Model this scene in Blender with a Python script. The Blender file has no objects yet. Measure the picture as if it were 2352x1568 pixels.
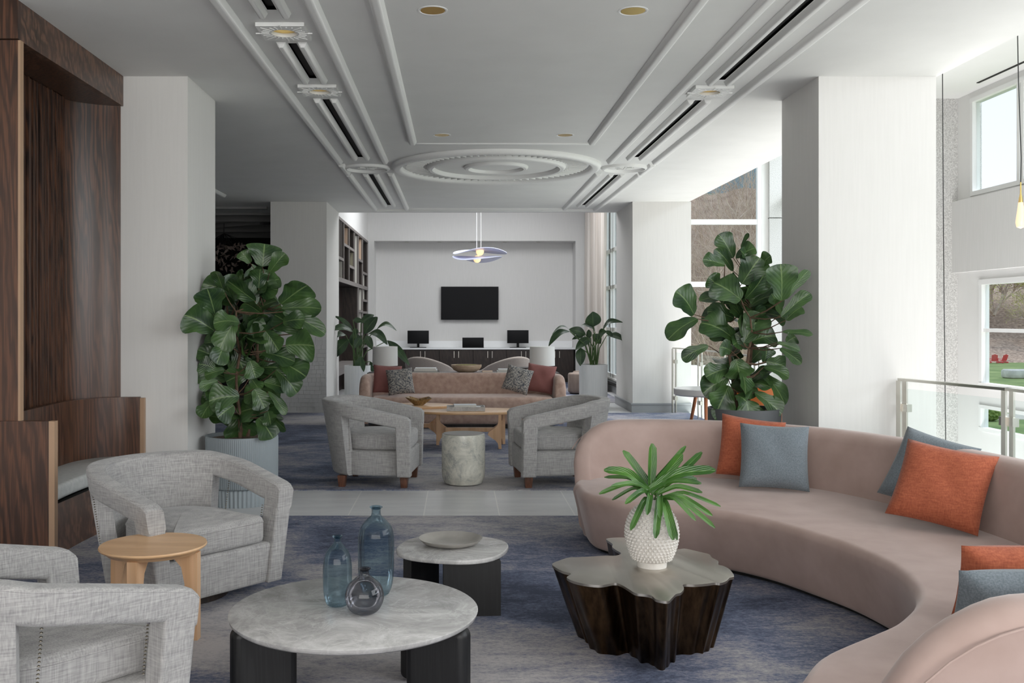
import bpy, bmesh, math, random
from mathutils import Vector, Matrix, Euler
sc = bpy.context.scene
COL = sc.collection
PI = math.pi
# ---------------------------------------------------------------- camera
F, H, VX, VY = 2250.0, 1.55, 1051.0, 732.0      # focal (px), eye height, vanishing point
cam_d = bpy.data.cameras.new('camera'); cam = bpy.data.objects.new('camera', cam_d); COL.objects.link(cam)
cam.location = (0, 0, H); cam.rotation_euler = (PI/2, 0, 0)
cam_d.sensor_width = 36; cam_d.lens = F/2352*36
cam_d.shift_x = (1176-VX)/2352; cam_d.shift_y = -(784-VY)/2352
cam_d.clip_end = 600; cam_d.clip_start = .05
sc.camera = cam
# ---------------------------------------------------------------- world, sun, window light, added fill lamps
w = bpy.data.worlds.new('sky'); sc.world = w; w.use_nodes = True
wt = w.node_tree; bg = wt.nodes['Background']
tc = wt.nodes.new('ShaderNodeTexCoord'); sx = wt.nodes.new('ShaderNodeSeparateXYZ'); wr = wt.nodes.new('ShaderNodeValToRGB')
wt.links.new(tc.outputs['Generated'], sx.inputs[0]); wt.links.new(sx.outputs['Z'], wr.inputs[0]); wt.links.new(wr.outputs[0], bg.inputs[0])
wr.color_ramp.elements[0].position = .0; wr.color_ramp.elements[0].color = (.88, .90, .93, 1)
wr.color_ramp.elements[1].position = .45; wr.color_ramp.elements[1].color = (.58, .74, .95, 1)
bg.inputs[1].default_value = 1.0
def area(name, loc, tgt, sx_, sy_, power, col=(1, 1, 1)):
    l = bpy.data.lights.new(name, 'AREA'); l.shape = 'RECTANGLE'; l.size = sx_; l.size_y = sy_; l.energy = power; l.color = col
    o = bpy.data.objects.new(name, l); COL.objects.link(o); o.location = loc
    o.rotation_euler = (Vector(tgt)-Vector(loc)).to_track_quat('-Z', 'Y').to_euler(); return o
sun_d = bpy.data.lights.new('sun', 'SUN'); sun_d.energy = 1.0; sun_d.angle = R_ = math.radians(4); sun_d.color = (1, .95, .88)
sun = bpy.data.objects.new('sun', sun_d); COL.objects.link(sun); sun.location = (20, -5, 20)
sun.rotation_euler = Vector((-.62, -.18, -.76)).to_track_quat('-Z', 'Y').to_euler()
area('fill_side', (5.9, 3.0, 2.75), (0, 5.0, .4), 6.2, 2.6, 220, (.95, .98, 1))  # unseen area lamp added inside the right glazing to boost its daylight
area('fill_back', (.2, -3.2, 1.8), (.4, 3.2, 4.2), 8, 2.2, 250, (1, .985, .96))  # unseen lamp added behind the camera, tilted up to lift the ceiling
area('fill_atrium', (8.8, 13.5, 7.5), (2, 13.0, 1.0), 8, 4, 760, (.93, .97, 1))  # extra lamp added high outside, out of view, to strengthen the atrium light
area('fill_atrium_up', (5.0, 11.8, -1.6), (1.2, 12.0, 3.8), 12, 2.0, 380, (1, .99, .97))  # unseen upward lamp added below floor level to brighten the ceiling
area('fill_far', (.6, 20.6, 4.6), (.6, 20.8, 0), 4.5, 3.4, 150, (.96, .98, 1))  # unseen downward lamp added under the far ceiling to brighten that room
area('daylight_far_window', (3.0, 19.4, 2.6), (-2, 21.6, 1.6), .9, 2.6, 26, (.93, .97, 1))
sc.view_settings.view_transform = 'Standard'; sc.view_settings.look = 'None'; sc.view_settings.gamma = 1
sc.view_settings.use_curve_mapping = False; sc.view_settings.exposure = 0.40
# ---------------------------------------------------------------- helpers
def at(x, y, Y): return Vector(((x-VX)*Y/F, Y, H-(y-VY)*Y/F))
def onz(x, y, z):
    Y = F*(H-z)/(y-VY); return Vector(((x-VX)*Y/F, Y, z))
def lerp(a, b, t): return a+(b-a)*t
class MB:
    def __init__(s): s.v = []; s.f = []; s.uv = None
    def add(s, vs, fs, uvs=None):
        n = len(s.v); s.v += [tuple(p) for p in vs]; s.f += [tuple(i+n for i in f) for f in fs]
        if uvs is not None:
            if s.uv is None: s.uv = []
            s.uv += uvs
        return s
    def bm(s, bm, M=None):
        bm.verts.ensure_lookup_table(); bm.verts.index_update()
        s.add([(M@v.co if M else v.co.copy()) for v in bm.verts], [[v.index for v in f.verts] for f in bm.faces]); bm.free(); return s
    def box(s, x0, x1, y0, y1, z0, z1, bev=0, seg=2, M=None):
        bm = bmesh.new(); bmesh.ops.create_cube(bm, size=1)
        bmesh.ops.transform(bm, matrix=Matrix.Translation(((x0+x1)/2, (y0+y1)/2, (z0+z1)/2))@Matrix.Diagonal((abs(x1-x0), abs(y1-y0), abs(z1-z0), 1)), verts=bm.verts)
        if bev: bmesh.ops.bevel(bm, geom=bm.edges[:], offset=bev, segments=seg, profile=.5, affect='EDGES')
        return s.bm(bm, M)
    def loft(s, rings, cap=True, closed=True):
        n = len(rings[0]); vs = [p for r in rings for p in r]; fs = []
        for i in range(len(rings)-1):
            for j in range(n if closed else n-1):
                k = (j+1) % n; fs.append((i*n+j, i*n+k, (i+1)*n+k, (i+1)*n+j))
        if cap: fs.append(tuple(range(n-1, -1, -1))); fs.append(tuple((len(rings)-1)*n+j for j in range(n)))
        return s.add(vs, fs)
    def prism(s, out, z0, z1):
        return s.loft([[(x, y, z0) for x, y in out], [(x, y, z1) for x, y in out]])
    def lathe(s, prof, c=(0, 0, 0), n=32, sx=1, sy=1, M=None):
        rs = []
        for r, z in prof:
            ring = [Vector((c[0]+sx*r*math.cos(2*PI*i/n), c[1]+sy*r*math.sin(2*PI*i/n), c[2]+z)) for i in range(n)]
            rs.append([M@p for p in ring] if M else ring)
        return s.loft(rs)
    def tube(s, path, r, n=6, cap=True):
        P = [Vector(p) for p in path]; rs = []; up = Vector((0, 0, 1)); u = None
        for i, p in enumerate(P):
            d = (P[min(i+1, len(P)-1)]-P[max(i-1, 0)]).normalized()
            if u is None:
                u = d.cross(up if abs(d.z) < .9 else Vector((1, 0, 0))).normalized()
            else:
                u = (u-d*u.dot(d)).normalized()
            v = d.cross(u); rr = r[i] if isinstance(r, (list, tuple)) else r
            rs.append([p+(u*math.cos(2*PI*k/n)+v*math.sin(2*PI*k/n))*rr for k in range(n)])
        return s.loft(rs, cap)
    def move(s, d): s.v = [(a+d[0], b+d[1], c+d[2]) for a, b, c in s.v]; return s
    def xf(s, M): s.v = [tuple(M@Vector(p)) for p in s.v]; return s
def link(name, mb, mat, parent=None, ang=38, world=False, label=None, smooth=True):
    me = bpy.data.meshes.new(name)
    if world and parent: mb.move(-Vector(parent.location))
    me.from_pydata(mb.v, [], mb.f)
    if mb.uv is not None and len(mb.uv) == len(mb.v):
        ul = me.uv_layers.new(name='UVMap')
        for l in me.loops: ul.data[l.index].uv = mb.uv[l.vertex_index]
    bm = bmesh.new(); bm.from_mesh(me); bmesh.ops.recalc_face_normals(bm, faces=bm.faces); bm.to_mesh(me); bm.free()
    if smooth:
        me.shade_smooth(); me.set_sharp_from_angle(angle=math.radians(ang))
    if mat:
        for m_ in (mat if isinstance(mat, list) else [mat]): me.materials.append(m_)
    o = bpy.data.objects.new(name, me); COL.objects.link(o)
    if parent: o.parent = parent
    if label: o['label'] = label
    return o
def tag(o, label, cat, group=None):
    o['label'] = label; o['category'] = cat
    if group: o['group'] = group
    return o
def thing(name, label, cat, loc=(0, 0, 0), rz=0, group=None):
    o = bpy.data.objects.new(name, None); COL.objects.link(o); o.location = loc; o.rotation_euler = (0, 0, rz); o.empty_display_size = .1
    return tag(o, label, cat, group)
def solo(name, mb, mat, label, cat, group=None, **k):
    xs = [p[0] for p in mb.v]; ys = [p[1] for p in mb.v]; zs = [p[2] for p in mb.v]
    c = Vector(((min(xs)+max(xs))/2, (min(ys)+max(ys))/2, min(zs))); mb.move(-c)
    o = link(name, mb, mat, **k); o.location = c; return tag(o, label, cat, group)
def struct(name, mb, mat, parent=None, **k):
    o = link(name, mb, mat, parent, **k); o['kind'] = 'structure'; return o
def dup(root, loc, rz, label, group=None, scale=None):
    def cp(o, par):
        c = o.copy(); COL.objects.link(c); c.parent = par
        for ch in list(o.children): cp(ch, c)
        return c
    r = cp(root, None); r.location = loc; r.rotation_euler = (0, 0, rz); r['label'] = label
    if group: r['group'] = group
    if scale: r.scale = (scale,)*3
    return r
def catmull(P, n=8, closed=False):
    P = [Vector(p) for p in P]; out = []; N = len(P)
    rng = range(N) if closed else range(N-1)
    for i in rng:
        if closed: a, b, c, d = P[(i-1) % N], P[i], P[(i+1) % N], P[(i+2) % N]
        else: a, b, c, d = P[max(i-1, 0)], P[i], P[i+1], P[min(i+2, N-1)]
        for k in range(n):
            t = k/n
            out.append(.5*((2*b)+(c-a)*t+(2*a-5*b+4*c-d)*t*t+(3*b-3*c+d-a)*t**3))
    if not closed: out.append(P[-1])
    return out
def resample(P, n):
    L = [0]
    for i in range(1, len(P)): L.append(L[-1]+(P[i]-P[i-1]).length)
    out = []; j = 0
    for k in range(n):
        t = L[-1]*k/(n-1)
        while j < len(P)-2 and L[j+1] < t: j += 1
        out.append(P[j].lerp(P[j+1], min(1, (t-L[j])/max(1e-9, L[j+1]-L[j]))))
    return out
def offset(out, d):
    """inset a closed CCW 2D outline by d"""
    n = len(out); r = []
    for i in range(n):
        a, b = Vector(out[i-1][:2]), Vector(out[(i+1) % n][:2]); t = (b-a).normalized()
        r.append((out[i][0]-t.y*d, out[i][1]+t.x*d))
    return r
def ccw(out):
    A = sum(out[i-1][0]*out[i][1]-out[i][0]*out[i-1][1] for i in range(len(out)))
    return out if A > 0 else out[::-1]
def puff(mb, out, z0, z1, r, crown=0, taper=0, rb=None):
    """rounded slab over a 2D outline; crown = extra height in the middle; taper = inset at the bottom"""
    out = ccw([(p[0], p[1]) for p in out]); rb = r if rb is None else rb; rings = []
    def ring(ins, z): rings.append([(x, y, z) for x, y in offset(out, ins)])
    for a in (90, 60, 30, 0): A = math.radians(a); ring(taper+rb*(1-math.cos(A)), z0+rb*(1-math.sin(A)))
    if taper:
        for t in (.4, .8): ring(taper*(1-t), lerp(z0+rb, z1-r, t))
    for a in (0, 20, 40, 60, 80): A = math.radians(a); ring(r*(1-math.cos(A)), z1-r+r*math.sin(A))
    cx = sum(p[0] for p in out)/len(out); cy = sum(p[1] for p in out)/len(out)
    base = rings[-1]
    if crown:
        for t in (.85, .65, .4, .15): rings.append([(cx+(x-cx)*t, cy+(y-cy)*t, z1+crown*(1-t*t)) for x, y, z in base])
    return mb.loft(rings)
def sweepwall(mb, pts, th, z0, z1, lean=0, zb=0, r=.025, inner_lean=None, cap=True):
    """rounded wall along a 2D centre line; th, z0, z1 functions or numbers of arc fraction; leans outwards (left-hand normal) with height"""
    n = len(pts); g = lambda f, t: f(t) if callable(f) else f; rings = []
    for i, p in enumerate(pts):
        a, b = pts[max(i-1, 0)], pts[min(i+1, n-1)]; t = Vector((b[0]-a[0], b[1]-a[1])).normalized(); nr = Vector((t.y, -t.x))
        s = i/(n-1); T = g(th, s)/2; lo, hi = g(z0, s), g(z1, s); rr = min(r, T*.95, (hi-lo)/2*.95); R = []
        for cx, cz, a0 in ((T-rr, hi-rr, 0), (-(T-rr), hi-rr, 90), (-(T-rr), lo+rr, 180), (T-rr, lo+rr, 270)):
            for k in range(5):
                A = math.radians(a0+k*22.5); u = cx+rr*math.cos(A); z = cz+rr*math.sin(A)
                L = lean*(z-zb); R.append((p[0]+nr.x*(u+L), p[1]+nr.y*(u+L), z))
        rings.append(R)
    return mb.loft(rings, cap)
# ---------------------------------------------------------------- materials
def M_(name, col=(.8, .8, .8), rough=.6, metal=0, **k):
    m = bpy.data.materials.new(name); m.use_nodes = True; b = m.node_tree.nodes['Principled BSDF']
    b.inputs['Base Color'].default_value = (*col, 1); b.inputs['Roughness'].default_value = rough; b.inputs['Metallic'].default_value = metal
    for kk, v in k.items(): b.inputs[kk.replace('_', ' ')].default_value = v
    return m
class NT:
    def __init__(s, m): s.m = m; s.t = m.node_tree; s.b = s.t.nodes['Principled BSDF']
    def n(s, typ, **k):
        x = s.t.nodes.new('ShaderNode'+typ)
        for a, v in k.items(): setattr(x, a, v)
        return x
    def l(s, a, b): s.t.links.new(a, b)
    def co(s, scale=(1, 1, 1), src='Object', rot=(0, 0, 0), loc=(0, 0, 0)):
        t = s.n('TexCoord'); mp = s.n('Mapping'); s.l(t.outputs[src], mp.inputs[0]); mp.inputs['Scale'].default_value = scale
        mp.inputs['Rotation'].default_value = rot; mp.inputs['Location'].default_value = loc; return mp.outputs[0]
    def noise(s, co, scale, detail=4, rough=.55, dist=0):
        x = s.n('TexNoise'); s.l(co, x.inputs['Vector']); x.inputs['Scale'].default_value = scale; x.inputs['Detail'].default_value = detail
        x.inputs['Roughness'].default_value = rough; x.inputs['Distortion'].default_value = dist; return x.outputs['Fac']
    def ramp(s, fac, stops):
        r = s.n('ValToRGB'); s.l(fac, r.inputs[0]); e = r.color_ramp.elements
        while len(e) < len(stops): e.new(.5)
        for i, (p, c) in enumerate(stops): e[i].position = p; e[i].color = (*c, 1) if not isinstance(c, (int, float)) else (c, c, c, 1)
        return r.outputs[0]
    def mix(s, f, a, b, mode='MIX'):
        x = s.n('Mix', data_type='RGBA', blend_type=mode)
        for v, i in ((f, 0), (a, 6), (b, 7)):
            if isinstance(v, (int, float)): x.inputs[i].default_value = v if i == 0 else (v, v, v, 1)
            elif isinstance(v, tuple): x.inputs[i].default_value = (*v, 1)
            else: s.l(v, x.inputs[i])
        return x.outputs[2]
    def math(s, op, a, b=0):
        x = s.n('Math', operation=op)
        for v, i in ((a, 0), (b, 1)):
            if isinstance(v, (int, float)): x.inputs[i].default_value = v
            else: s.l(v, x.inputs[i])
        return x.outputs[0]
    def col(s, c): s.l(c, s.b.inputs['Base Color']); return s
    def bump(s, h, st=.3, d=.005):
        b = s.n('Bump'); b.inputs['Strength'].default_value = st; b.inputs['Distance'].default_value = d; s.l(h, b.inputs['Height']); s.l(b.outputs[0], s.b.inputs['Normal']); return s
def mottled(name, c1, c2, scale, rough=.6, bump=0, lo=.35, hi=.65, st=(1, 1, 1), metal=0, d=.004, **k):
    m = M_(name, c1, rough, metal, **k); t = NT(m); f = t.noise(t.co(st), scale, 5)
    t.col(t.ramp(f, [(lo, c1), (hi, c2)]))
    if bump: t.bump(f, bump, d)
    return m
def weave(name, c1, c2, s=130, k=7, rough=.9, sheen=.2, contrast=.5):
    m = M_(name, c1, rough); t = NT(m); m.node_tree.nodes['Principled BSDF'].inputs['Sheen Weight'].default_value = sheen
    a = t.noise(t.co((k, k, s)), 1, 2); b = t.noise(t.co((s, s, k)), 1, 2)
    f = t.math('ADD', t.math('MULTIPLY', a, .5), t.math('MULTIPLY', b, .5))
    t.col(t.ramp(f, [(.5-.22*contrast, c1), (.5+.24*contrast, c2)])); t.bump(f, .25, .003); return m
def velvet(name, c, c2, scale=5, sheen=.5):
    m = M_(name, c, .85); t = NT(m); f = t.noise(t.co(), scale, 3); t.col(t.ramp(f, [(.3, c), (.7, c2)]))
    t.b.inputs['Sheen Weight'].default_value = sheen; t.b.inputs['Sheen Roughness'].default_value = .35; t.b.inputs['Sheen Tint'].default_value = (1, .96, .95, 1)
    t.bump(t.noise(t.co(), 700, 2), .08, .001); return m
def oak(name, dark, light, st=(1.6, 1.6, .16), rough=.42, coat=.25, sc_=7, fd=.75):
    m = M_(name, dark, rough); t = NT(m); co = t.co(st)
    wv = t.n('TexWave', wave_type='BANDS', bands_direction='DIAGONAL'); t.l(co, wv.inputs['Vector']); wv.inputs['Scale'].default_value = sc_; wv.inputs['Distortion'].default_value = 14
    wv.inputs['Detail'].default_value = 3; wv.inputs['Detail Scale'].default_value = .9; wv.inputs['Detail Roughness'].default_value = .5
    fine = t.noise(t.co((st[0]*60, st[1]*60, st[2]*18)), 1, 4); big = t.noise(t.co((1.3, 1.3, .5)), 1, 2)
    a = t.ramp(wv.outputs['Fac'], [(.1, dark), (.75, light)])
    c = t.mix(t.ramp(fine, [(.40, fd), (.56, 0.)]), a, tuple(v*.45 for v in dark)); c = t.mix(t.math('MULTIPLY', t.ramp(big, [(.35, 0.), (.7, 1.)]), .45), c, light)
    t.col(c); t.bump(fine, .12, .002); t.b.inputs['Coat Weight'].default_value = coat; t.b.inputs['Coat Roughness'].default_value = .3; return m
def marble(name, base, dark, light, sc_=3):
    m = M_(name, base, .22); t = NT(m); n1 = t.noise(t.co(), sc_, 9, .74, 1.1); n2 = t.noise(t.co(loc=(3, 7, 1)), sc_*.9, 6, .6, 2.5)
    a = t.ramp(n1, [(.3, dark), (.5, base), (.68, light)])
    v = t.math('ABSOLUTE', t.math('SUBTRACT', n2, .5)); vv = t.ramp(v, [(0, 1.), (.022, 0.)])
    t.col(t.mix(t.math('MULTIPLY', vv, .4), a, light)); return m
def glassmat(name, tint=(1, 1, 1), refl=.08, mx_=1.0):
    m = bpy.data.materials.new(name); m.use_nodes = True; t = m.node_tree; t.nodes.clear()
    o = t.nodes.new('ShaderNodeOutputMaterial'); tr = t.nodes.new('ShaderNodeBsdfTransparent'); gl = t.nodes.new('ShaderNodeBsdfGlossy'); mx = t.nodes.new('ShaderNodeMixShader'); fr = t.nodes.new('ShaderNodeLayerWeight')
    tr.inputs[0].default_value = (*tint, 1); gl.inputs['Roughness'].default_value = .02; fr.inputs['Blend'].default_value = refl
    mu = t.nodes.new('ShaderNodeMath'); mu.operation = 'MULTIPLY'; mu.inputs[1].default_value = mx_; t.links.new(fr.outputs['Fresnel'], mu.inputs[0]); t.links.new(mu.outputs[0], mx.inputs[0]); t.links.new(tr.outputs[0], mx.inputs[1]); t.links.new(gl.outputs[0], mx.inputs[2]); t.links.new(mx.outputs[0], o.inputs[0]); return m
m_ceil = mottled('ceiling_paint', (.76, .76, .74), (.79, .79, .77), 2, .75, .02)
m_trim = M_('moulding_paint', (.84, .84, .82), .55)
m_white = mottled('wall_paint', (.74, .735, .72), (.77, .765, .75), 1.5, .7, .03)
m_linen = mottled('wall_covering', (.66, .655, .64), (.69, .68, .67), 1, .8, .05, st=(60, 60, 3))
m_linencol = mottled('column_covering', (.72, .705, .68), (.74, .725, .70), 1, .75, .03, st=(50, 50, 2.5))
m_grey = M_('grey_skirting', (.33, .34, .35), .5)
m_dark = M_('dark_cavity', (.012, .011, .01), .8)
m_granite = mottled('granite', (.36, .35, .34), (.72, .71, .69), 90, .6, 0, .3, .7)
m_oak = oak('dark_oak', (.020, .009, .0055), (.125, .051, .025), rough=.36)
m_oakh = oak('dark_oak_flat', (.06, .03, .019), (.16, .082, .05), (.6, .6, .6))
m_oake = M_('pale_oak_edge', (.42, .27, .17), .5)
m_shelf = oak('espresso_veneer', (.016, .010, .008), (.035, .022, .017), (1, 1, .2), .5, .1)
m_lightwood = oak('maple', (.62, .36, .19), (.72, .45, .26), (1.2, 1.2, .1), .45, .15, 3, .12)
m_table = oak('maple_top', (.64, .38, .19), (.73, .46, .25), (.15, 1.2, 1.2), .4, .2, 3, .12)
m_black = oak('ebonised_oak', (.004, .004, .0045), (.010, .010, .011), (2, 2, .2), .5, .0)
m_bronze = mottled('dark_bronze', (.055, .032, .018), (.14, .085, .045), 2.5, .30, 0, .35, .7, (14, 14, .7), 1)
m_bronzetop = mottled('brushed_bronze', (.50, .47, .43), (.58, .55, .50), 3, .36, 0, metal=1)
m_steel = M_('brushed_steel', (.62, .60, .55), .28, 1)
m_brass = M_('brass', (.80, .55, .20), .22, 1)
m_gold = M_('gold_reflector', (.85, .58, .12), .18, 1)
m_chairfab = weave('grey_tweed', (.20, .195, .195), (.50, .485, .47), 170, 11, contrast=1.05)
m_pink = velvet('blush_velvet', (.38, .275, .24), (.45, .335, .30), 5, .35)
m_pink2 = velvet('rose_velvet', (.40, .265, .21), (.56, .40, .33), 14, .4)
m_seatfab = mottled('bench_linen', (.50, .51, .49), (.58, .58, .56), 30, .9, .1)
m_orange = weave('orange_weave', (.25, .052, .022), (.46, .13, .06), 160, 25, .9, .1, contrast=.9)
m_bluegrey = weave('slate_weave', (.12, .145, .165), (.19, .22, .245), 200, 120, .9, .15)
m_mauve = velvet('mauve_cotton', (.25, .095, .085), (.30, .125, .115), 5, .1)
m_beige = weave('taupe_weave', (.33, .28, .25), (.42, .37, .335), 150, 100, .9, .2)
m_nail = M_('nailhead', (.30, .27, .22), .3, 1)
m_walnut = oak('walnut_leg', (.08, .028, .014), (.16, .06, .03), (3, 3, .6), .4, .2)
m_ceramic = M_('ivory_ceramic', (.72, .66, .55), .3)
m_vase = mottled('white_stoneware', (.60, .57, .53), (.68, .65, .61), 20, .7)
m_shade = M_('lamp_shade_linen', (.80, .79, .76), .8)
m_screen = M_('black_screen', (.008, .008, .009), .5, Specular_IOR_Level=.15)
m_whitetop = M_('white_quartz', (.82, .83, .84), .25)
m_planter1 = M_('grey_planter', (.31, .35, .37), .55)
m_planter2 = mottled('pale_concrete', (.66, .68, .69), (.74, .75, .76), 4, .7, .03, st=(14, 14, .5))
m_planter3 = M_('charcoal_planter', (.10, .105, .11), .6)
m_soil = mottled('bark_mulch', (.06, .04, .03), (.28, .20, .14), 60, .9, .6, d=.02)
m_stem = mottled('woody_stem', (.09, .055, .035), (.16, .10, .06), 30, .8)
m_stalk = M_('green_stalk', (.07, .13, .04), .5)
m_marble = marble('grey_marble', (.46, .45, .44), (.27, .265, .26), (.66, .65, .64), 3.6)
m_drum = marble('clouded_ceramic', (.50, .49, .43), (.17, .185, .20), (.68, .66, .58), 5)
m_book = M_('book_cover', (.72, .74, .75), .6); m_page = M_('book_pages', (.78, .76, .70), .8)
m_glassW = glassmat('window_glass', (.97, .985, .99), .03)
m_glassR = glassmat('balustrade_glass', (.93, .96, .955), .06, .22)
m_blue = glassmat('blue_glass', (.64, .75, .81), .3, .6)
m_smoke = glassmat('smoke_glass', (.50, .50, .53), .35, .6)
m_frame = M_('window_frame_paint', (.80, .80, .79), .4)
m_plastic = M_('white_fixture', (.85, .85, .84), .4)
m_cord = M_('black_cord', (.03, .03, .03), .5)
m_leather = M_('orange_leather', (.60, .16, .03), .45)
m_copper = M_('copper', (.55, .22, .12), .3, 1)
m_red = M_('red_paint', (.80, .10, .11), .5)
def leafmat(name, c, c2, vein, rough=.38):
    m = M_(name, c, rough); t = NT(m); uv = t.n('UVMap'); s = t.n('SeparateXYZ'); t.l(uv.outputs[0], s.inputs[0])
    u = t.math('ABSOLUTE', t.math('SUBTRACT', s.outputs[0], .5))
    mid = t.math('LESS_THAN', u, .022); ph = t.math('SUBTRACT', t.math('MULTIPLY', s.outputs[1], 6), t.math('MULTIPLY', u, 6))
    fr = t.math('ABSOLUTE', t.math('SUBTRACT', t.math('FRACT', ph), .5)); side = t.math('LESS_THAN', fr, .045)
    v = t.math('MAXIMUM', mid, t.math('MULTIPLY', side, .28)); f = t.noise(t.co(), 6, 2)
    t.col(t.mix(v, t.ramp(f, [(.35, c), (.65, c2)]), vein)); t.bump(t.math('POWER', fr, .6), .3, .005)
    t.b.inputs['Transmission Weight'].default_value = 0; return m
m_fig = leafmat('fiddle_leaf', (.020, .048, .020), (.055, .115, .030), (.14, .21, .08), .33)
m_bop = leafmat('paddle_leaf', (.022, .050, .024), (.045, .095, .035), (.10, .16, .07))
m_palm = leafmat('palm_leaf', (.025, .085, .015), (.075, .19, .03), (.16, .28, .08), .3)
def carpet(name, seed):
    m = M_(name, (.2, .2, .25), .95); t = NT(m); co = t.co(loc=(seed, seed*.7, 0), src='Object')
    big = t.noise(co, .62, 2.5, .5, .9); st = t.noise(t.co((14, 34, 1)), 1, 5, .75); fine = t.noise(t.co((60, 90, 60)), 1, 3, .7); mid = t.noise(t.co((3.5, 7, 1), loc=(5, 2, 0)), 1, 5, .65, .6)
    f = t.math('ADD', t.math('ADD', t.math('MULTIPLY', big, .9), t.math('MULTIPLY', mid, .42)), t.math('ADD', t.math('MULTIPLY', st, .34), t.math('MULTIPLY', fine, .42)))
    f = t.math('DIVIDE', f, 2.08)
    c = t.ramp(f, [(.40, (.040, .050, .085)), (.46, (.11, .13, .20)), (.495, (.20, .205, .265)), (.53, (.31, .30, .32)), (.59, (.46, .435, .435))])
    t.col(c); t.bump(fine, .5, .006); return m
m_carp1 = carpet('carpet_near', 3.1); m_carp2 = carpet('carpet_far', 11.7)
m_tile = M_('grey_floor_tile', (.45, .45, .46), .35); _t = NT(m_tile); _c = _t.noise(_t.co((1.2, 5, 1)), 1.6, 6, .6, .6)
_a = _t.ramp(_c, [(.3, (.60, .60, .61)), (.7, (.70, .70, .70))])
_br = _t.n('TexBrick', offset=0.0); _t.l(_t.co((1, 1, 1), loc=(-.33, -.04, 0)), _br.inputs['Vector']); _br.inputs['Scale'].default_value = 1; _br.inputs['Brick Width'].default_value = .597
_br.inputs['Row Height'].default_value = 1.2; _br.inputs['Mortar Size'].default_value = .005; _br.inputs['Mortar'].default_value = (0, 0, 0, 1); _br.inputs['Color1'].default_value = (1, 1, 1, 1); _br.inputs['Color2'].default_value = (1, 1, 1, 1)
_t.col(_t.mix(_br.outputs['Fac'], _a, (.80, .79, .77)))
# ================================================================ THE ROOM
CZ = 3.49
def cy(y): return F*(CZ-H)/(VY-y)
CX = .49
struct('floor', MB().box(-8, 3.84, -4, 24.6, -.3, 0), m_tile)
struct('floor_atrium', MB().box(3.84, 6.3, -4, 19.2, -3.9, -3.5), m_whitetop)
solo('carpet', MB().box(-3.85, 3.8, -4, 7.68, 0, .008), m_carp1, 'blue and grey distressed carpet under the front seating group with the marble tables', 'carpet')
solo('carpet', MB().box(-7.9, 3.8, 8.84, 16.1, 0, .008), m_carp2, 'blue and grey patchy carpet in the middle of the lobby beyond the tile strip', 'carpet')
solo('carpet', MB().box(-2.15, 3.1, 18.1, 23.85, 0, .008), m_carp2, 'blue grey carpet in the far room in front of the dark cabinets', 'carpet')
# ceiling with real holes
def ceiling(holes):
    bm = bmesh.new(); edges = []
    def loop(pts):
        vs = [bm.verts.new((x, y, CZ)) for x, y in pts]
        for i in range(len(vs)): edges.append(bm.edges.new((vs[i], vs[(i+1) % len(vs)])))
    loop([(-8, -4), (3.84, -4), (3.84, 17.9), (-8, 17.9)])
    for h in holes: loop(h)
    bmesh.ops.triangle_fill(bm, edges=edges, use_beauty=True)
    mb = MB().bm(bm); mb.box(3.80, 3.84, -4, 17.9, CZ+.004, 5.3); mb.box(-8, 3.80, 17.86, 17.9, CZ+.004, 4.7)
    return mb
circ = lambda x, y, r, n=20: [(x+r*math.cos(2*PI*i/n), y+r*math.sin(2*PI*i/n)) for i in range(n)]
rect = lambda x0, x1, y0, y1: [(x0, y0), (x1, y0), (x1, y1), (x0, y1)]
DL = [(at(994, 24, cy(24)).x, cy(24)), (at(1454, 25, cy(25)).x, cy(25)), (at(1015, 310, cy(310)).x, cy(310)), (at(1298, 310, cy(310)).x, cy(310))]
RS = [(-1.165, 6.58), (-1.165, 8.28), (2.14, 8.31)]
SL = [(-1.165, -2, 6.15), (-1.165, 6.9, 7.9), (-1.165, 8.66, 11.75), (-1.165, 13.15, 16.7), (2.14, -2, 7.95), (2.14, 8.7, 11.75), (2.14, 13.2, 16.7)]
holes = [circ(x, y, .078) for x, y in DL]+[circ(x, y, .085) for x, y in RS]+[rect(x-.03, x+.03, a, b) for x, a, b in SL]
o = struct('ceiling', ceiling(holes), m_ceil, smooth=False)
mb = MB().box(-8, 3.8, -4, 17.86, 3.72, 3.78); struct('ceiling_cavity', mb, m_dark, smooth=False)
struct('ceiling_atrium', MB().box(3.84, 6.4, -4, 12.4, 4.19, 4.35).box(3.84, 6.5, 12.4, 19.3, 5.25, 5.4).box(3.84, 6.4, 12.3, 12.4, 4.19, 5.4), m_white, smooth=False)
struct('ceiling_far_room', MB().box(-2.7, 3.6, 17.9, 24.7, 4.65, 4.8), m_white, smooth=False)
# mouldings (half round, reeded)
def bead(mb, x, y0, y1, w_, h=.045):
    R = []
    for yy in (y0, y0+.01, y1-.01, y1):
        s = .55 if yy in (y0, y1) else 1; ring = []
        for k in range(13):
            a = PI*k/12; rr = 1+.05*math.cos(6*a)
            ring.append((x+w_/2*math.cos(a)*rr, yy, CZ+.002-h*s*math.sin(a)*rr))
        R.append(ring)
    return mb.loft(R)
nT = 0
def trim(mb):
    global nT; nT += 1; return struct('trim_%d' % nT, mb, m_trim, ang=50)
for sgn in (-1, 1):
    trim(bead(MB(), CX+sgn*1.95, -2, 12.1, .09)); trim(bead(MB(), CX+sgn*1.95, 12.25, 13.0, .09)); trim(bead(MB(), CX+sgn*1.95, 13.1, 17.35, .09))
    trim(bead(MB(), CX+sgn*1.385, -2, 12.06, .09)); trim(bead(MB(), CX+sgn*1.385, 13.03, 17.2, .09))
    trim(bead(MB(), CX+sgn*.985, -2, 10.75, .09))
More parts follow.
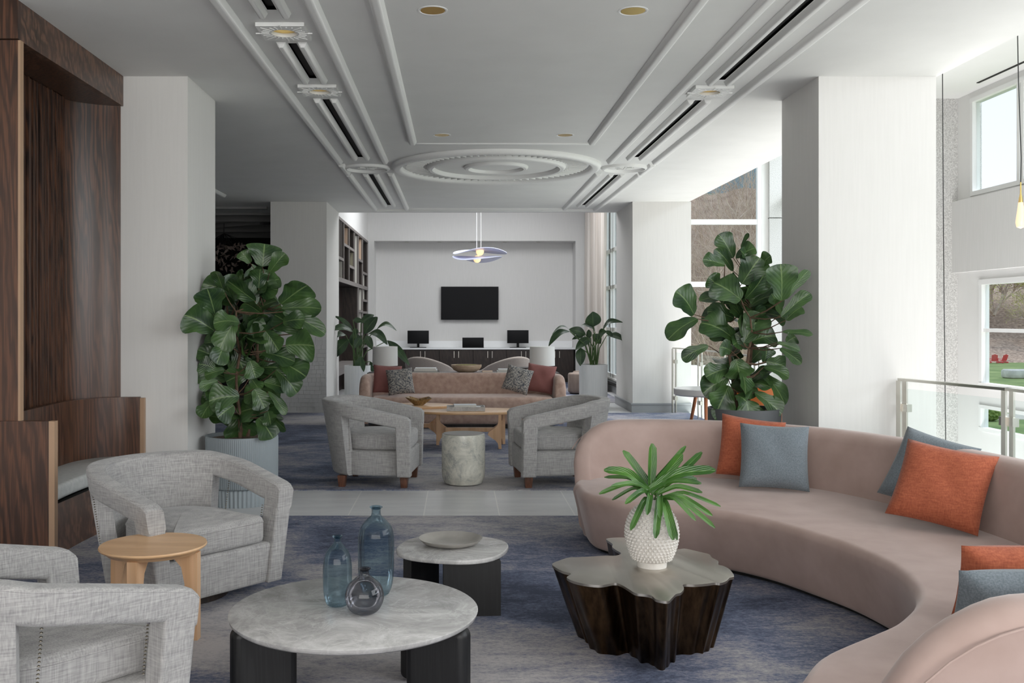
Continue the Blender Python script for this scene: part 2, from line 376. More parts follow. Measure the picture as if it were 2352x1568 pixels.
for x, a, b in SL:
    mb = MB(); bead(mb, x-.075, a-.03 if a > 0 else a, b+.08, .065, .04); bead(mb, x+.075, a-.03 if a > 0 else a, b+.08, .065, .04); trim(mb)
    solo('linear_air_slot', MB().box(x-.029, x+.029, a+.01, b-.01, CZ+.02, CZ+.03), m_dark, 'black linear ceiling slot, %s side, %s' % ('left' if x < 0 else 'right', 'nearest the camera' if a < 0 else 'between two sunburst plates' if b < 8 else 'just before the medallion' if b < 12 else 'beyond the medallion'), 'air vent', 'ceiling slots')
for (x0, x1, y, h) in ((CX-.98, CX+.98, 10.85, .012), (CX-1.95, CX+1.95, 17.38, .04), (CX-1.4, CX+1.4, 17.2, .03)):
    trim(MB().box(x0, x1, y-.03, y+.03, CZ-h, CZ+.01, .008))
trim(MB().box(3.2, 3.83, 8.72, 8.75, CZ-.004, CZ+.002))
# medallion
root = thing('ceiling_medallion', 'large round plaster ceiling medallion of three concentric rings with radiating ticks', 'ceiling medallion', (CX, 12.5, CZ))
def ringp(ro, w_, h): return MB().lathe([(ro, .002), (ro, -h*.35), (ro-w_*.12, -h*.75), (ro-w_*.35, -h), (ro-w_*.5, -h*.82), (ro-w_*.7, -h*.95), (ro-w_*.95, -h*.45), (ro-w_, .002)], n=96)
for nm, ro, w_, h in (('outer_ring', 1.33, .14, .06), ('middle_ring', .885, .10, .05), ('inner_ring', .41, .08, .04)): link(nm, ringp(ro, w_, h), m_trim, root, ang=60)
mb = MB()
for k in range(72):
    a = 2*PI*k/72; M = Matrix.Rotation(a, 4, 'Z'); mb.box(.93, 1.15, -.010, .010, -.022, .002, M=M)
link('radiating_ticks', mb, m_trim, root)
for x, lab in ((CX-1.65, 'left'), (CX+1.65, 'right')):
    r = thing('ceiling_rosette', 'shallow round plaster rosette with a small star, %s of the big medallion' % lab, 'ceiling rosette', (x, 12.55, CZ), group='round rosettes')
    link('ring', MB().lathe([(.30, .002), (.29, -.03), (.26, -.035), (.24, .002)], n=48), m_trim, r)
    mb = MB()
    for k in range(8): mb.box(.03, .12, -.007, .007, -.018, .002, M=Matrix.Rotation(PI*k/4, 4, 'Z'))
    link('star', mb, m_trim, r)
def sunburst(x, y, lab):
    r = thing('sunburst_plate', lab, 'ceiling plate', (x, y, CZ), group='square sunburst plates'); b = .16; h = .025; mb = MB()
    n = 40; o_ = []; i_ = []
    for k in range(n):
        a = 2*PI*k/n+PI/4; c, s = math.cos(a), math.sin(a); m = max(abs(c), abs(s)); o_.append((b*c/m, b*1.05*s/m)); i_.append((.085*c, .085*s))
    mb.loft([[(p[0], p[1], .002) for p in o_], [(p[0], p[1], -h) for p in o_], [(p[0], p[1], -h) for p in i_], [(p[0], p[1], .03) for p in i_]], cap=False)
    link('plate', mb, m_trim, r)
    mb = MB()
    for k in range(24):
        L = .15 if k % 3 else .19; mb.box(.10, L, -.0035, .0035, -.0285, -.02, M=Matrix.Rotation(2*PI*k/24, 4, 'Z'))
    link('rays', mb, m_trim, r)
    link('reflector', MB().lathe([(.084, 0), (.06, .08), (.03, .1), (.002, .1)], n=24), m_gold, r)
for (x, y), l in zip(RS, ('square plaster sunburst plate around a recessed light, nearest on the left', 'square plaster sunburst plate around a recessed light, second on the left', 'square plaster sunburst plate around a recessed light, in the right hand band')): sunburst(x, y, l)
for (x, y), l in zip(DL, ('front left', 'front right', 'rear left, before the medallion', 'rear right, before the medallion')):
    r = thing('recessed_downlight', 'gold lined recessed ceiling downlight, %s of the four' % l, 'downlight', (x, y, CZ), group='gold downlights')
    link('trim_ring', MB().lathe([(.095, .002), (.095, -.003), (.084, -.004), (.078, .0), (.078, .02)], n=32), m_plastic, r)
    link('reflector', MB().lathe([(.0765, -.002), (.07, .06), (.05, .12), (.03, .15), (.002, .15)], n=32), m_gold, r)
# columns
def column(x0, x1, y0, y1, lab, m=m_linencol, skirt=False, clad=False):
    r = thing('square_column', lab, 'column', ((x0+x1)/2, (y0+y1)/2, 0)); c = r.location
    link('shaft', MB().box(x0, x1, y0, y1, 0, CZ), m, r, world=True, smooth=False)
    if skirt: link('skirting', MB().box(x0-.02, x1+.005, y0-.02, y1+.02, 0, .14, .004).box(x0-.03, x1+.006, y0-.03, y1+.02, .125, .155, .004), m_grey, r, world=True)
    if clad:
        mb = MB(); random.seed(4); z = .03
        while z < 1.2:
            x = x0-.01+random.random()*.05
            while x < x1:
                w_ = random.choice((.07, .11, .11)); mb.box(max(x, x0), min(x+w_, x1), y0-.02-.012*random.randint(0, 1), y0, z, z+.066); x += w_+.002
            z += .068
        mb.box(x0, x1, y0-.03, y0, 0, .03)
        link('relief_tile_cladding', mb, m_linen, r, world=True, smooth=False)
column(-3.10, -2.16, 7.84, 8.73, 'plain off-white square column behind the wooden booth and the left fig tree')
column(2.89, 3.83, 7.84, 8.73, 'plain off-white square column behind the curved pink sofa on the right')
column(-3.10, -2.17, 16.23, 17.9, 'square column with pale relief tiles around its lower part, left of the bookcase', clad=True)
column(2.90, 3.87, 16.23, 17.9, 'square column with a grey skirting, between the far room window and the glass railing', skirt=True)
# walls left / back
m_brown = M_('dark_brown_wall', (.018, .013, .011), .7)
struct('wall_left', MB().box(-4.0, -3.9, -4, 8.73, 0, CZ).box(-8, -3.1, 8.73, 8.83, 0, CZ).box(-8.1, -8, 8.83, 24.5, 0, CZ+.3), m_linen, smooth=False)
struct('wall_back_light_block', MB().box(-4, 6.3, -4.2, -4, -.3, 4.4), m_white, smooth=False)  # unseen solid wall added behind the camera to block sky light
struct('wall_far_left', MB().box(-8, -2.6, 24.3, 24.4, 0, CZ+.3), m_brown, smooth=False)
struct('ceiling_far_left', MB().box(-8, -2.6, 17.9, 24.4, CZ+.12, CZ+.2), M_('shade_tinted_ceiling', (.16, .155, .15), .8), smooth=False)  # ceiling paint darkened: the lounge's dimness is put into its colour
mb = MB()
for y, h in ((17.0, .05), (18.0, .1), (19.2, .06), (21.5, .08), (23, .1)): mb.box(-7.5, -3.3, y-.05, y+.05, CZ-.04, CZ+.13, .01)
m_tr2 = M_('shade_tinted_moulding', (.34, .33, .32), .6)  # grey copy of the moulding paint with the dim light painted in
trim(bead(MB(), -3.05-.62, 12.5, 15.35, .10))
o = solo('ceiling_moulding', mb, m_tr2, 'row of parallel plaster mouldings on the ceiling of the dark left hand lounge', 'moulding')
mb = MB()
for k in range(4): mb.box(-.06, .06, 0, 2.6, -.04, .1, .01, M=Matrix.Translation((-5.6+.55*k, 18.3+.5*k, CZ))@Matrix.Rotation(1.0, 4, 'Z'))
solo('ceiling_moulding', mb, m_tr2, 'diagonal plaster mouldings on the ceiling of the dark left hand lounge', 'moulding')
# far room
struct('wall_far', MB().box(-2.75, -2.04, 23.9, 24.6, 0, 4.7).box(2.88, 3.4, 23.9, 24.6, 0, 4.7).box(-2.04, 2.88, 23.9, 24.6, 3.45, 4.7).box(-2.04, 2.88, 24.5, 24.6, 0, 3.45), m_linen, smooth=False)
struct('wall_far_room_left', MB().box(-2.75, -2.19, 17.9, 23.9, 3.44, 4.7).box(-2.75, -2.62, 17.9, 23.9, 0, 3.44), m_white, smooth=False)
XR = 3.3
struct('wall_far_room_right', MB().box(XR, XR+.25, 17.9, 24.6, 0, .28).box(XR, XR+.25, 23.1, 24.6, .28, 4.7).box(XR, XR+.25, 17.9, 19.2, .28, 4.7).box(XR, XR+.25, 19.2, 23.1, 4.5, 4.7), m_white, smooth=False)
struct('baseboard_far_right', MB().box(XR-.03, XR, 17.9, 24, 0, .14), m_grey)
def window(n, mbf, glass, mat=m_frame):
    o = struct('window_%d' % n, mbf, mat, smooth=False); g = link('pane', glass, m_glassW, o, smooth=False); return o
mb = MB(); X0 = XR+.05
for y in (19.2, 20.15, 20.5, 21.1, 21.45, 22.1, 22.9): mb.box(X0, X0+.07, y, y+.06, .28, 4.5)
for z in (.28, 1.28, 2.2, 3.0, 4.42): mb.box(X0, X0+.07, 19.2, 23.1, z, z+.08)
window(1, mb, MB().box(X0+.03, X0+.04, 19.2, 23.1, .3, 4.5))
solo('window_sill', MB().box(XR-.12, XR, 19.0, 23.2, .20, .245, .005), m_dark, 'dark sill under the tall window of the far room', 'window sill')
# atrium right wall: band of windows
XW = 6.0; YE = 11.75
mb = MB().box(XW, XW+.08, -4, YE, 4.12, 4.35).box(XW, XW+.08, -4, YE, 2.0, 2.98).box(XW, XW+.08, YE-.3, YE, 2.98, 4.12).box(XW, XW+.08, 11.26, YE, -3.5, 2.0)
mb.box(XW, XW+.08, -4, 11.26, .57, .76).box(XW, XW+.08, -4, 11.26, -3.5, .27)
struct('wall_right', mb, m_white, smooth=False)
struct('trim_apron', MB().box(5.93, 6.0, -4, 11.75, 2.10, 2.95), m_linen, smooth=False)
def side_window(n, z0, z1, y1, ys, zs, fr=.05):
    mb = MB()
    for y in ys: mb.box(XW-.01, XW+.08, y-fr, y, z0, z1)
    mb.box(XW-.015, XW+.08, -4, y1, z0, z0+fr).box(XW-.015, XW+.08, -4, y1, z1-fr, z1)
    for z in zs: mb.box(XW+.01, XW+.07, -4, y1, z-.02, z+.02)
    window(n, mb, MB().box(XW+.035, XW+.045, -4, y1, z0, z1))
side_window(2, 2.98, 4.12, YE-.3, [YE-.3]+[10.42-1.12*k for k in range(9)]+[10.5-1.12*k for k in range(9)], [])
side_window(3, .76, 2.0+.0, 11.26, [11.26]+[9.6-1.4*k for k in range(7)], [1.42], .06)
side_window(4, .27, .57, 11.26, [11.26]+[9.6-1.4*k for k in range(7)], [], .04)
struct('trim_corner_pier', MB().box(5.3, 6.0, YE, 12.4, -3.5, 5.25), m_granite, smooth=False)
struct('trim_outer_pier', MB().box(6.14, 6.42, 12.0, 12.3, -3.6, 6.5), m_granite, smooth=False)
# mid bay: glazed wall beyond the near column, and the window facing us
mb = MB().box(6.3, 6.55, 12.6, 19.2, -3.5, .9)
struct('wall_right_bay', mb, m_white, smooth=False)
mb = MB()
for y in (12.7, 14.2, 15.8, 17.4, 19.0): mb.box(6.35, 6.45, y-.05, y+.05, .9, 5.25)
for z in (.9, 2.4, 3.9, 5.17): mb.box(6.35, 6.45, 12.6, 19.2, z, z+.08)
window(5, mb, MB().box(6.39, 6.4, 12.6, 19.1, .9, 5.25))
YB = 19.0
struct('wall_bay_end', MB().box(3.9, 6.6, YB, YB+.25, -3.5, .55).box(5.90, 6.02, YB, YB+.2, .55, 5.25).box(3.84, 6.6, YB, YB+.25, 5.1, 5.3), m_white, smooth=False)
struct('trim_bay_pier', MB().box(6.02, 6.6, YB-.1, YB+.2, .0, 3.49).box(6.02, 6.6, YB-.1, YB+.2, 3.505, 5.25), m_granite, smooth=False)
mb = MB()
for x in (3.9, 5.815): mb.box(x, x+.08, YB-.01, YB+.09, .56, 5.09)
for z in (.55, 2.17, 3.38, 5.0): mb.box(3.9, 5.9, YB, YB+.1, z, z+.10)
window(6, mb, MB().box(3.9, 5.9, YB+.05, YB+.06, .55, 5.1))
# ================================================================ OUTDOORS
m_grass = mottled('lawn', (.13, .20, .05), (.27, .33, .11), .35, .95, 0)
m_bank = mottled('leaf_litter_bank', (.22, .14, .10), (.62, .45, .33), 3, .95, 0, .3, .7)
struct('ground', MB().box(-60, 260, 19.6, 400, -3.7, -3.5).box(6.7, 260, -60, 19.6, -3.7, -3.5), m_grass, smooth=False)
solo('gravel_path', MB().box(20, 75, 49, 52, -3.5, -3.47).box(20, 90, 62, 63.2, -3.5, -3.47), mottled('pale_gravel', (.55, .47, .38), (.68, .6, .5), 6, .9), 'pale gravel path crossing the lawn outside the right hand window', 'path')
# hillside beyond the lawn
def hill(name, xs, ys, fn, mat, lab):
    mb = MB(); nx, ny = 40, 18; V = []
    for j in range(ny+1):
        for i in range(nx+1):
            x = lerp(xs[0], xs[1], i/nx); y = lerp(ys[0], ys[1], j/ny); V.append((x, y, fn(x, y, j/ny)))
    mb.add(V, [(j*(nx+1)+i, j*(nx+1)+i+1, (j+1)*(nx+1)+i+1, (j+1)*(nx+1)+i) for j in range(ny) for i in range(nx)])
    o = solo(name, mb, mat, lab, 'hillside', smooth=True); o['kind'] = 'structure'; return o
hill('hillside', (30, 120), (112, 150), lambda x, y, t: -3.75+11*t**1.1+min(1, t*3)*(.35*math.sin(x*.6)+.25*math.sin(y*.9+x)), m_bank, 'brown hillside beyond the lawn')
hill('hillside', (3, 13), (27, 40), lambda x, y, t: -3.55+10.3*t+.3*math.sin(x*1.7)+.2*math.sin(y*2+x), m_bank, 'brown bank close behind the middle window')
m_bark = mottled('bare_bark', (.42, .31, .24), (.72, .58, .46), 2, .9)
m_bud = mottled('spring_buds', (.34, .36, .05), (.55, .55, .14), 3, .9)
def bare_tree(name, lab, base, h, seed, n0=5, spread=.6, bud=0, r0=.12, depth=4, group='bare trees outside'):
    rnd = random.Random(seed); mb = MB(); bd = MB()
    def grow(p, d, L, r, k):
        q = p; path = [p.copy()]
        for i in range(3):
            d = (d+Vector((rnd.uniform(-1, 1), rnd.uniform(-1, 1), rnd.uniform(-.5, .8)))*.22).normalized(); q = q+d*L/3; path.append(q.copy())
        mb.tube(path, [r, r*.85, r*.7, r*.5], 4, cap=False)
        if bud and k <= 1:
            for _ in range(bud):
                c = path[rnd.randint(1, 3)]+Vector((rnd.uniform(-1, 1), rnd.uniform(-1, 1), rnd.uniform(-1, 1)))*.35; s = rnd.uniform(.05, .13)*h/14
                a = Vector((rnd.uniform(-1, 1), rnd.uniform(-1, 1), rnd.uniform(-1, 1))).normalized()*s; b = a.orthogonal().normalized()*s*.7
                bd.add([c-a, c+b, c+a, c-b], [(0, 1, 2, 3)])
        if k > 0:
            for _ in range(rnd.randint(3, 4)):
                nd = (d+Vector((rnd.uniform(-1, 1), rnd.uniform(-1, 1), rnd.uniform(-.6, .8)))*spread*1.3).normalized()
                grow(path[rnd.randint(1, 3)], nd, L*rnd.uniform(.6, .85), r*.5, k-1)
    t = thing(name, lab, 'tree', base, group=group)
    for _ in range(n0): grow(Vector((rnd.uniform(-.3, .3), rnd.uniform(-.3, .3), 0)), Vector((rnd.uniform(-1, 1)*spread, rnd.uniform(-1, 1)*spread, 1)).normalized(), h*.36, r0, depth)
    link('branches', mb, m_bark, t)
    if bud: link('spring_foliage', bd, m_bud, t, smooth=False)
    return t
random.seed(3)
tr = bare_tree('budding_tree', 'bare tree with yellow green spring buds on the hillside beyond the red chairs', (70, 128, 2), 13, 11, 5, .7, 6, .22)
for k, (x, y, z, s) in enumerate(((63, 124, 0, .9), (78, 126, 1, 1.0), (67, 134, 4, 1.05), (74, 136, 5, 1.1), (60, 131, 3, .8), (71, 119, -1, .6), (84, 134, 4, 1.1), (64.5, 138, 6, .9))):
    c = dup(tr, (x, y, z), k*1.3, 'bare budding tree on the hillside seen through the right hand window', 'bare trees outside', s)
tr['label'] = 'bare budding tree on the hillside seen through the right hand window'
br = bare_tree('bare_shrub', 'tangled bare shrub on the bank seen through the middle window', (6.6, 25.5, -3.2), 7.5, 5, 7, .75, 0, .05, 4, 'bare shrubs on the bank')
for k, (x, y, z, s) in enumerate(((7.9, 26.5, -2.8, 1), (9.2, 27.5, -2.5, 1.1), (7.2, 28.5, -2, 1.1), (8.6, 30, -1, 1.1), (10, 30.5, -1, 1.1), (9.3, 33, 1, 1), (10.8, 33.5, 1, 1), (11, 36, 3, .9))):
    dup(br, (x, y, z), 1+k*2.1, 'tangled bare shrub on the bank seen through the middle window', 'bare shrubs on the bank', s)
# office building behind
r = thing('office_building', 'white office building with blue glass bands seen through the top of the middle window', 'building', (26, 70, -3.5))
link('wall', MB().box(-16, 3, 0, 12, 0, 30), M_('white_cladding', (.72, .71, .69), .6), r)
for k in range(7): link('window_band', MB().box(-15.8, 2.8, -.12, 0, 2+k*4, 4.6+k*4), M_('blue_glazing', (.16, .30, .38), .15), r)
# shrub + garden chairs
mb = MB(); rnd = random.Random(9); c0 = onz(2270, 966, -3.5)
bm = bmesh.new(); bmesh.ops.create_icosphere(bm, subdivisions=4, radius=.55)
for v in bm.verts:
    v.co *= 1+rnd.uniform(-.1, .1); v.co.z = v.co.z*.8+.42
mb.bm(bm).move(c0); solo('round_shrub', mb, mottled('shrub_leaves', (.10, .16, .03), (.30, .36, .10), 9, .9), 'round clipped green shrub on the lawn just outside the low pane', 'shrub', ang=10)
def adirondack(loc, rz, lab):
    r = thing('garden_chair', lab, 'chair', loc, rz, 'red garden chairs')
    T = Matrix.Rotation(-.45, 4, 'X'); mb = MB()
    for k in range(5): mb.box(-.30+.125*k, -.19+.125*k, -.012, .012, 0, .85-.05*abs(k-2), M=Matrix.Translation((0, .22, .28))@T)
    link('backrest', mb, m_red, r)
    mb = MB()
    for k in range(5): mb.box(-.28, .28, -.35+.12*k, -.25+.12*k, .36-.03*k, .385-.03*k)
    link('seat', mb, m_red, r)
    for s in (-1, 1):
        link('armrest', MB().box(s*.36-.07, s*.36+.07, -.42, .42, .55, .58), m_red, r); link('leg', MB().box(s*.33-.02, s*.33+.02, -.40, -.30, 0, .55), m_red, r); link('leg', MB().box(s*.33-.02, s*.33+.02, -.3, .5, .05, .2), m_red, r)
    return r
gp = onz(2283, 834, -3.5); adirondack(gp, PI*.9, 'red garden chair on the far lawn, left one of the pair'); gp = onz(2303, 834, -3.5); adirondack(gp, PI*1.05, 'red garden chair on the far lawn, right one of the pair')
gp = onz(2338, 868, -3.5); solo('boulder', MB().box(gp.x-1.2, gp.x+1.6, gp.y-1, gp.y+.6, -3.5, -2.75, .2), mottled('pale_rock', (.5, .47, .42), (.66, .63, .57), 2, .9), 'pale flat boulder on the lawn at the right edge of the photo', 'rock')
# ================================================================ FURNITURE: armchairs
def uchair_path(a=.335, yb=.31, yf=-.40, ym=.0, n=40):
    P = [Vector((a, yf, 0)), Vector((a, (yf+ym)/2, 0)), Vector((a, ym, 0))]
    P += [Vector((a*math.cos(t)**1 if True else 0, ym+(yb-ym)*math.sin(t), 0)) for t in [PI*k/16 for k in range(1, 16)]]
    P += [Vector((-a, ym, 0)), Vector((-a, (yf+ym)/2, 0)), Vector((-a, yf, 0))]
    return resample(P, n*2+1)
def sm(t): t = max(0, min(1, t)); return t*t*(3-2*t)
def make_armchair(lab, grp, legs=True):
    r = thing('barrel_armchair', lab, 'armchair', group=grp)
    P = uchair_path(); f = m_chairfab
    dist = lambda s: min(s, 1-s)*2              # 0 at the fronts, 1 in the middle of the back
    top = lambda s: .62+.14*(lambda q: q if q < .8 else .8+.2*math.sin((q-.8)/.2*PI/2)*.9)(min(1, dist(s)/.70))-.02*max(0, 1-dist(s)/.03)
    zb = .10; TH = .088
    # back shell between base and rail, only round the back
    i0, i1 = 24, len(P)-24
    Q = P[i0:i1]; tq = lambda s: top(lerp(i0, i1, s)/len(P))
    link('backrest', sweepwall(MB(), Q, TH+.009, zb, lambda s: tq(s)-.02, .16, zb, .03), f, r)
    link('arm_rail', sweepwall(MB(), P, TH+.012, lambda s: top(s)-.118-.01*dist(s), top, .16, zb, .022), f, r)
    for s, nm in ((1, 0), (-1, 1)):
        p = P[0] if s == 1 else P[-1]; mb = MB(); L = .16
        rings = []
        for z in (zb, .3, .5, .585):
            x = p.x+s*L*(z-zb); hw = (TH+.010)/2; y0, y1 = -.3985, -.275
            rings.append([(x-hw, y0, z), (x+hw, y0, z), (x+hw, y1, z), (x-hw, y1, z)])
        mb.loft(rings); o = link('front_post', mb, f, r); bv = o.modifiers.new('b', 'BEVEL'); bv.width = .012; bv.segments = 3
    O = [(p.x*.985, p.y) for p in P]; O = [(x, max(y, -.385)) for x, y in O][1:-1]
    link('base', puff(MB(), O, zb, .315, .02, 0, 0), f, r)
    C = [(x*.845, y*.90 if y > 0 else y*.97) for x, y in O]
    C = [(v.x, v.y) for v in resample([Vector((x, y, 0)) for x, y in C], 44)]; fr = [(lerp(C[-1][0], C[0][0], t), C[0][1]-.012*math.sin(PI*t)) for t in (.15, .35, .5, .65, .85)]
    link('seat_cushion', puff(MB(), C+fr, .315, .465, .035, .028), f, r)
    # welts
    mb = MB()
    for off in (-.046, .046):
        pts = []
        for i, p in enumerate(P):
            a, b = P[max(i-1, 0)], P[min(i+1, len(P)-1)]; t = (b-a).normalized(); nr = Vector((t.y, -t.x, 0)); s = i/(len(P)-1); z = top(s)-.014
            q = p+nr*(off+.16*(z-zb)); pts.append((q.x, q.y, z))
        mb.tube(pts, .004, 5)
    W = offset(ccw(C+fr), .001); mb.tube([(x, y, .432) for x, y in W]+[(W[0][0], W[0][1], .432)], .0045, 5); link('piping', mb, f, r)
    # nailheads down the inner corners of the opening
    def stud(mb, p): mb.lathe([(.0055, 0), (.004, .003), (.001, .0045)], p, 6)
    for s in (1, -1):
        pi = P[i0] if s == 1 else P[-i0-1]; a_, b_ = MB(), MB()
        for k in range(22):
            z = .33+.013*k; x = pi.x+s*.16*(z-zb); stud(a_, (x+s*.053, pi.y-.004, z))
            if z < .5: xf = (P[0].x if s == 1 else P[-1].x)+s*.16*(z-zb); stud(b_, (xf-s*.053, -.275, z))
        link('nailhead_trim', a_, m_nail, r); link('nailhead_trim', b_, m_nail, r)
    if not legs:
        link('swivel_base', MB().lathe([(.26, .035), (.26, .10), (.001, .10)], n=32), m_shelf, r); return r
    for x in (-.29, .29):
        for y in (-.33, .22): link('leg', MB().loft([[(x+a*.027, y+b*.027, 0) for a, b in ((-1, -1), (1, -1), (1, 1), (-1, 1))], [(x+a*.036, y+b*.036, .10) for a, b in ((-1, -1), (1, -1), (1, 1), (-1, 1))]]), m_walnut, r)
    return r
G = 'grey tweed barrel armchairs'
ch = make_armchair('grey tweed barrel armchair beside the round wooden side table, in front of the ribbed planter', G, False)
ch.location = (-1.56, 5.50, -.028); ch.rotation_euler = (0, 0, math.radians(50)); ch.scale = (1.03,)*3
dup(ch, (-1.53, 3.42, -.028), math.radians(139), 'grey tweed armchair cut off by the bottom left corner, nearest to the camera', G, 1.03)
cf = make_armchair('grey tweed armchair on short walnut legs facing right, left of the marbled drum stool', G); cf.location = (-.80, 9.30, .008); cf.rotation_euler = (0, 0, math.radians(84)); cf.scale = (1.05,)*3
dup(cf, (.96, 9.30, .008), math.radians(-84), 'grey tweed armchair facing left, between the marbled drum stool and the curved pink sofa', G, 1.05)
# ---------------------------------------------------------------- wooden side table
c = onz(348, 1253, .46); r = thing('side_table', 'small round light wood side table with flat legs between two grey armchairs', 'side table', (c.x, c.y+.03, .008))
link('tabletop', MB().lathe([(.215, .418), (.235, .435), (.25, .442), (.253, .448), (.25, .455), (.0, .4555)], n=64), m_table, r)
for a in (-4, 163, 262):
    M = Matrix.Rotation(math.radians(a), 4, 'Z')
    pr = [(.08, .42), (.225, .42), (.225, .0), (.165, .0), (.162, .27), (.145, .35), (.11, .39), (.08, .40)]
    link('leg', MB().loft([[M@Vector((x, -.024, z)) for x, z in pr], [M@Vector((x, .024, z)) for x, z in pr]]), m_lightwood, r)
# ---------------------------------------------------------------- marble tables
CT = Vector((-.424, 4.03, .008)); r = thing('coffee_table', 'low round grey marble coffee table on black slab legs, holding the glass bottles', 'coffee table', CT)
link('marble_top', MB().lathe([(.49, .325), (.503, .335), (.508, .35), (.504, .353), (0, .3535)], n=96), m_marble, r)
def slab(mb, cx, cy_, ang, L, th, z1, rr=.035):
    out = []; pr = []
    for k in range(7): a = PI/2*k/6; pr.append((L/2-rr+rr*math.sin(a)*1, z1-rr+rr*math.cos(a)))
    prof = [(-L/2, 0), (L/2, 0)]+pr[::-1]+[(-q[0], q[1]) for q in pr]
    M = Matrix.Translation((cx, cy_, 0))@Matrix.Rotation(math.radians(ang), 4, 'Z')
    return mb.loft([[M@Vector((x, -th/2, z)) for x, z in prof], [M@Vector((x, th/2, z)) for x, z in prof]])
for a in (-22, 38, 203):
    x, y = .375*math.cos(math.radians(a)), .375*math.sin(math.radians(a)); o = link('leg', slab(MB(), x, y, a, .26, .085, .33), m_black, r); bv = o.modifiers.new('b', 'BEVEL'); bv.width = .03; bv.segments = 4; bv.limit_method = 'ANGLE'
c = onz(1040, 1258, .31); r = thing('coffee_table', 'small low marble table with a softly squared top, holding the metal plate', 'coffee table', (c.x, c.y, .008))
out = []
for k in range(96):
    a = 2*PI*k/96; rr = .305*(1+.035*math.cos(4*(a-.5))); out.append((rr*math.cos(a), rr*math.sin(a)))
link('marble_top', puff(MB(), out, .285, .31, .008), m_marble, r)
for x, y, a, L in ((.10, -.20, 4, .30), (-.17, .02, 62, .3), (.14, .14, -62, .26)):
    o = link('leg', slab(MB(), x, y, a, L, .05, .285, .004), m_black, r)
pc = onz(1035, 1251, .318); r = thing('plate', 'shallow pewter coloured metal plate on the small marble table', 'plate', (pc.x, pc.y+.02, .3185))
link('dish', MB().lathe([(0, 0), (.11, 0), (.15, .012), (.172, .032), (.174, .035), (.168, .034), (.145, .018), (.10, .008), (0, .006)], n=64), mottled('pewter', (.52, .49, .45), (.64, .61, .57), 5, .36, 0, metal=.75), r)
# ---------------------------------------------------------------- bottles
def bottle(lab, x, y, prof, m, sx=1, tilt=0):
    r = thing('glass_bottle', lab, 'bottle', (x, y, .3615), group='glass bottles on the marble table')
    s = [Vector((a, b, 0)) for a, b in prof]; body = [(v.x, v.y) for v in catmull(s, 6)]
    link('body', MB().lathe(body, n=48, sx=sx), m, r, ang=80); rt, zt = prof[-1]
    link('lip', MB().lathe([(rt*.9, zt-.006), (rt*1.38, zt+.001), (rt*1.40, zt+.005), (rt*1.1, zt+.007), (rt*.85, zt+.003), (rt*.8, zt-.006)], n=32), m, r)
b = onz(775, 1390, .362); bottle('medium clear blue glass bottle, left of the three bottles', b.x, b.y, [(.001, .004), (.035, .002), (.05, .02), (.058, .06), (.060, .12), (.059, .17), (.05, .215), (.03, .245), (.016, .262), (.015, .285)], m_blue)
b = onz(863, 1368, .362); bottle('tallest clear blue glass bottle, right of the three bottles', b.x, b.y+.02, [(.001, .004), (.045, .002), (.062, .02), (.074, .07), (.078, .15), (.078, .24), (.068, .29), (.04, .325), (.021, .345), (.020, .375)], m_blue)
b = onz(837, 1408, .362); bottle('squat round smoky glass bottle in front of the two blue ones', b.x, b.y, [(.001, .004), (.035, .002), (.06, .018), (.076, .05), (.078, .08), (.066, .115), (.04, .14), (.021, .155), (.018, .178)], m_smoke)
# ---------------------------------------------------------------- bronze flower table
px = [(105, 575), (170, 545), (245, 522), (330, 518), (450, 512), (560, 505), (650, 505), (695, 485), (650, 455), (620, 430), (622, 405), (580, 375), (570, 360), (620, 352), (720, 350), (800, 358), (870, 385), (930, 392), (1000, 400), (1080, 440), (1180, 450), (1240, 445), (1310, 458), (1380, 475), (1450, 492), (1475, 520), (1528, 550), (1530, 580), (1580, 595), (1630, 625), (1665, 680), (1625, 695), (1600, 720), (1550, 738), (1500, 735), (1420, 745), (1330, 752), (1230, 752), (1235, 785), (1210, 820), (1165, 835), (1130, 870), (1095, 895), (1000, 880), (960, 850), (900, 835), (820, 825), (760, 790), (700, 755), (640, 738), (520, 757), (380, 745), (280, 720), (230, 690), (265, 660), (200, 640), (140, 610)]
TZ = .36; top = [onz(1240+x/3.733, 1140+y/3.733, TZ) for x, y in px]
cc = Vector((.90, 4.62, 0)); top = catmull([(p.x-cc.x, p.y-cc.y, 0) for p in top], 5, True); top = ccw([(p.x, p.y) for p in top])
r = thing('bronze_table', 'dark bronze coffee table with a wavy flower shaped top, holding the white vase', 'coffee table', (cc.x, cc.y, .008))
bc = (.07, .17); n = len(top)
bot = [(bc[0]+(x-bc[0])*.74, bc[1]+(y-bc[1])*.74) for x, y in top]
def flute(o_, a): # small vertical flutes
    return [(x+a*math.cos(k*2*PI/9)*(x-bc[0]), y+a*math.cos(k*2*PI/9)*(y-bc[1])) for k, (x, y) in enumerate(o_)]
b1 = flute(bot, .02); t1 = offset(top, .004)
link('fluted_body', MB().loft([[(x, y, 0) for x, y in b1], [(lerp(a[0], b[0], .5), lerp(a[1], b[1], .5), .17) for a, b in zip(flute(bot, .025), flute(t1, .015))], [(x, y, TZ-.02) for x, y in t1]], ang=None) if False else MB().loft([[(x, y, 0) for x, y in b1], [(lerp(a[0], b[0], .5), lerp(a[1], b[1], .5), .17) for a, b in zip(flute(bot, .02), flute(t1, .008))], [(x, y, TZ-.02) for x, y in t1]]), m_bronze, r, ang=70)
link('tabletop', MB().loft([[(x, y, TZ-.02) for x, y in top], [(x, y, TZ-.009) for x, y in top], [(x, y, TZ-.008) for x, y in offset(top, .002)]]), m_bronzetop, r)
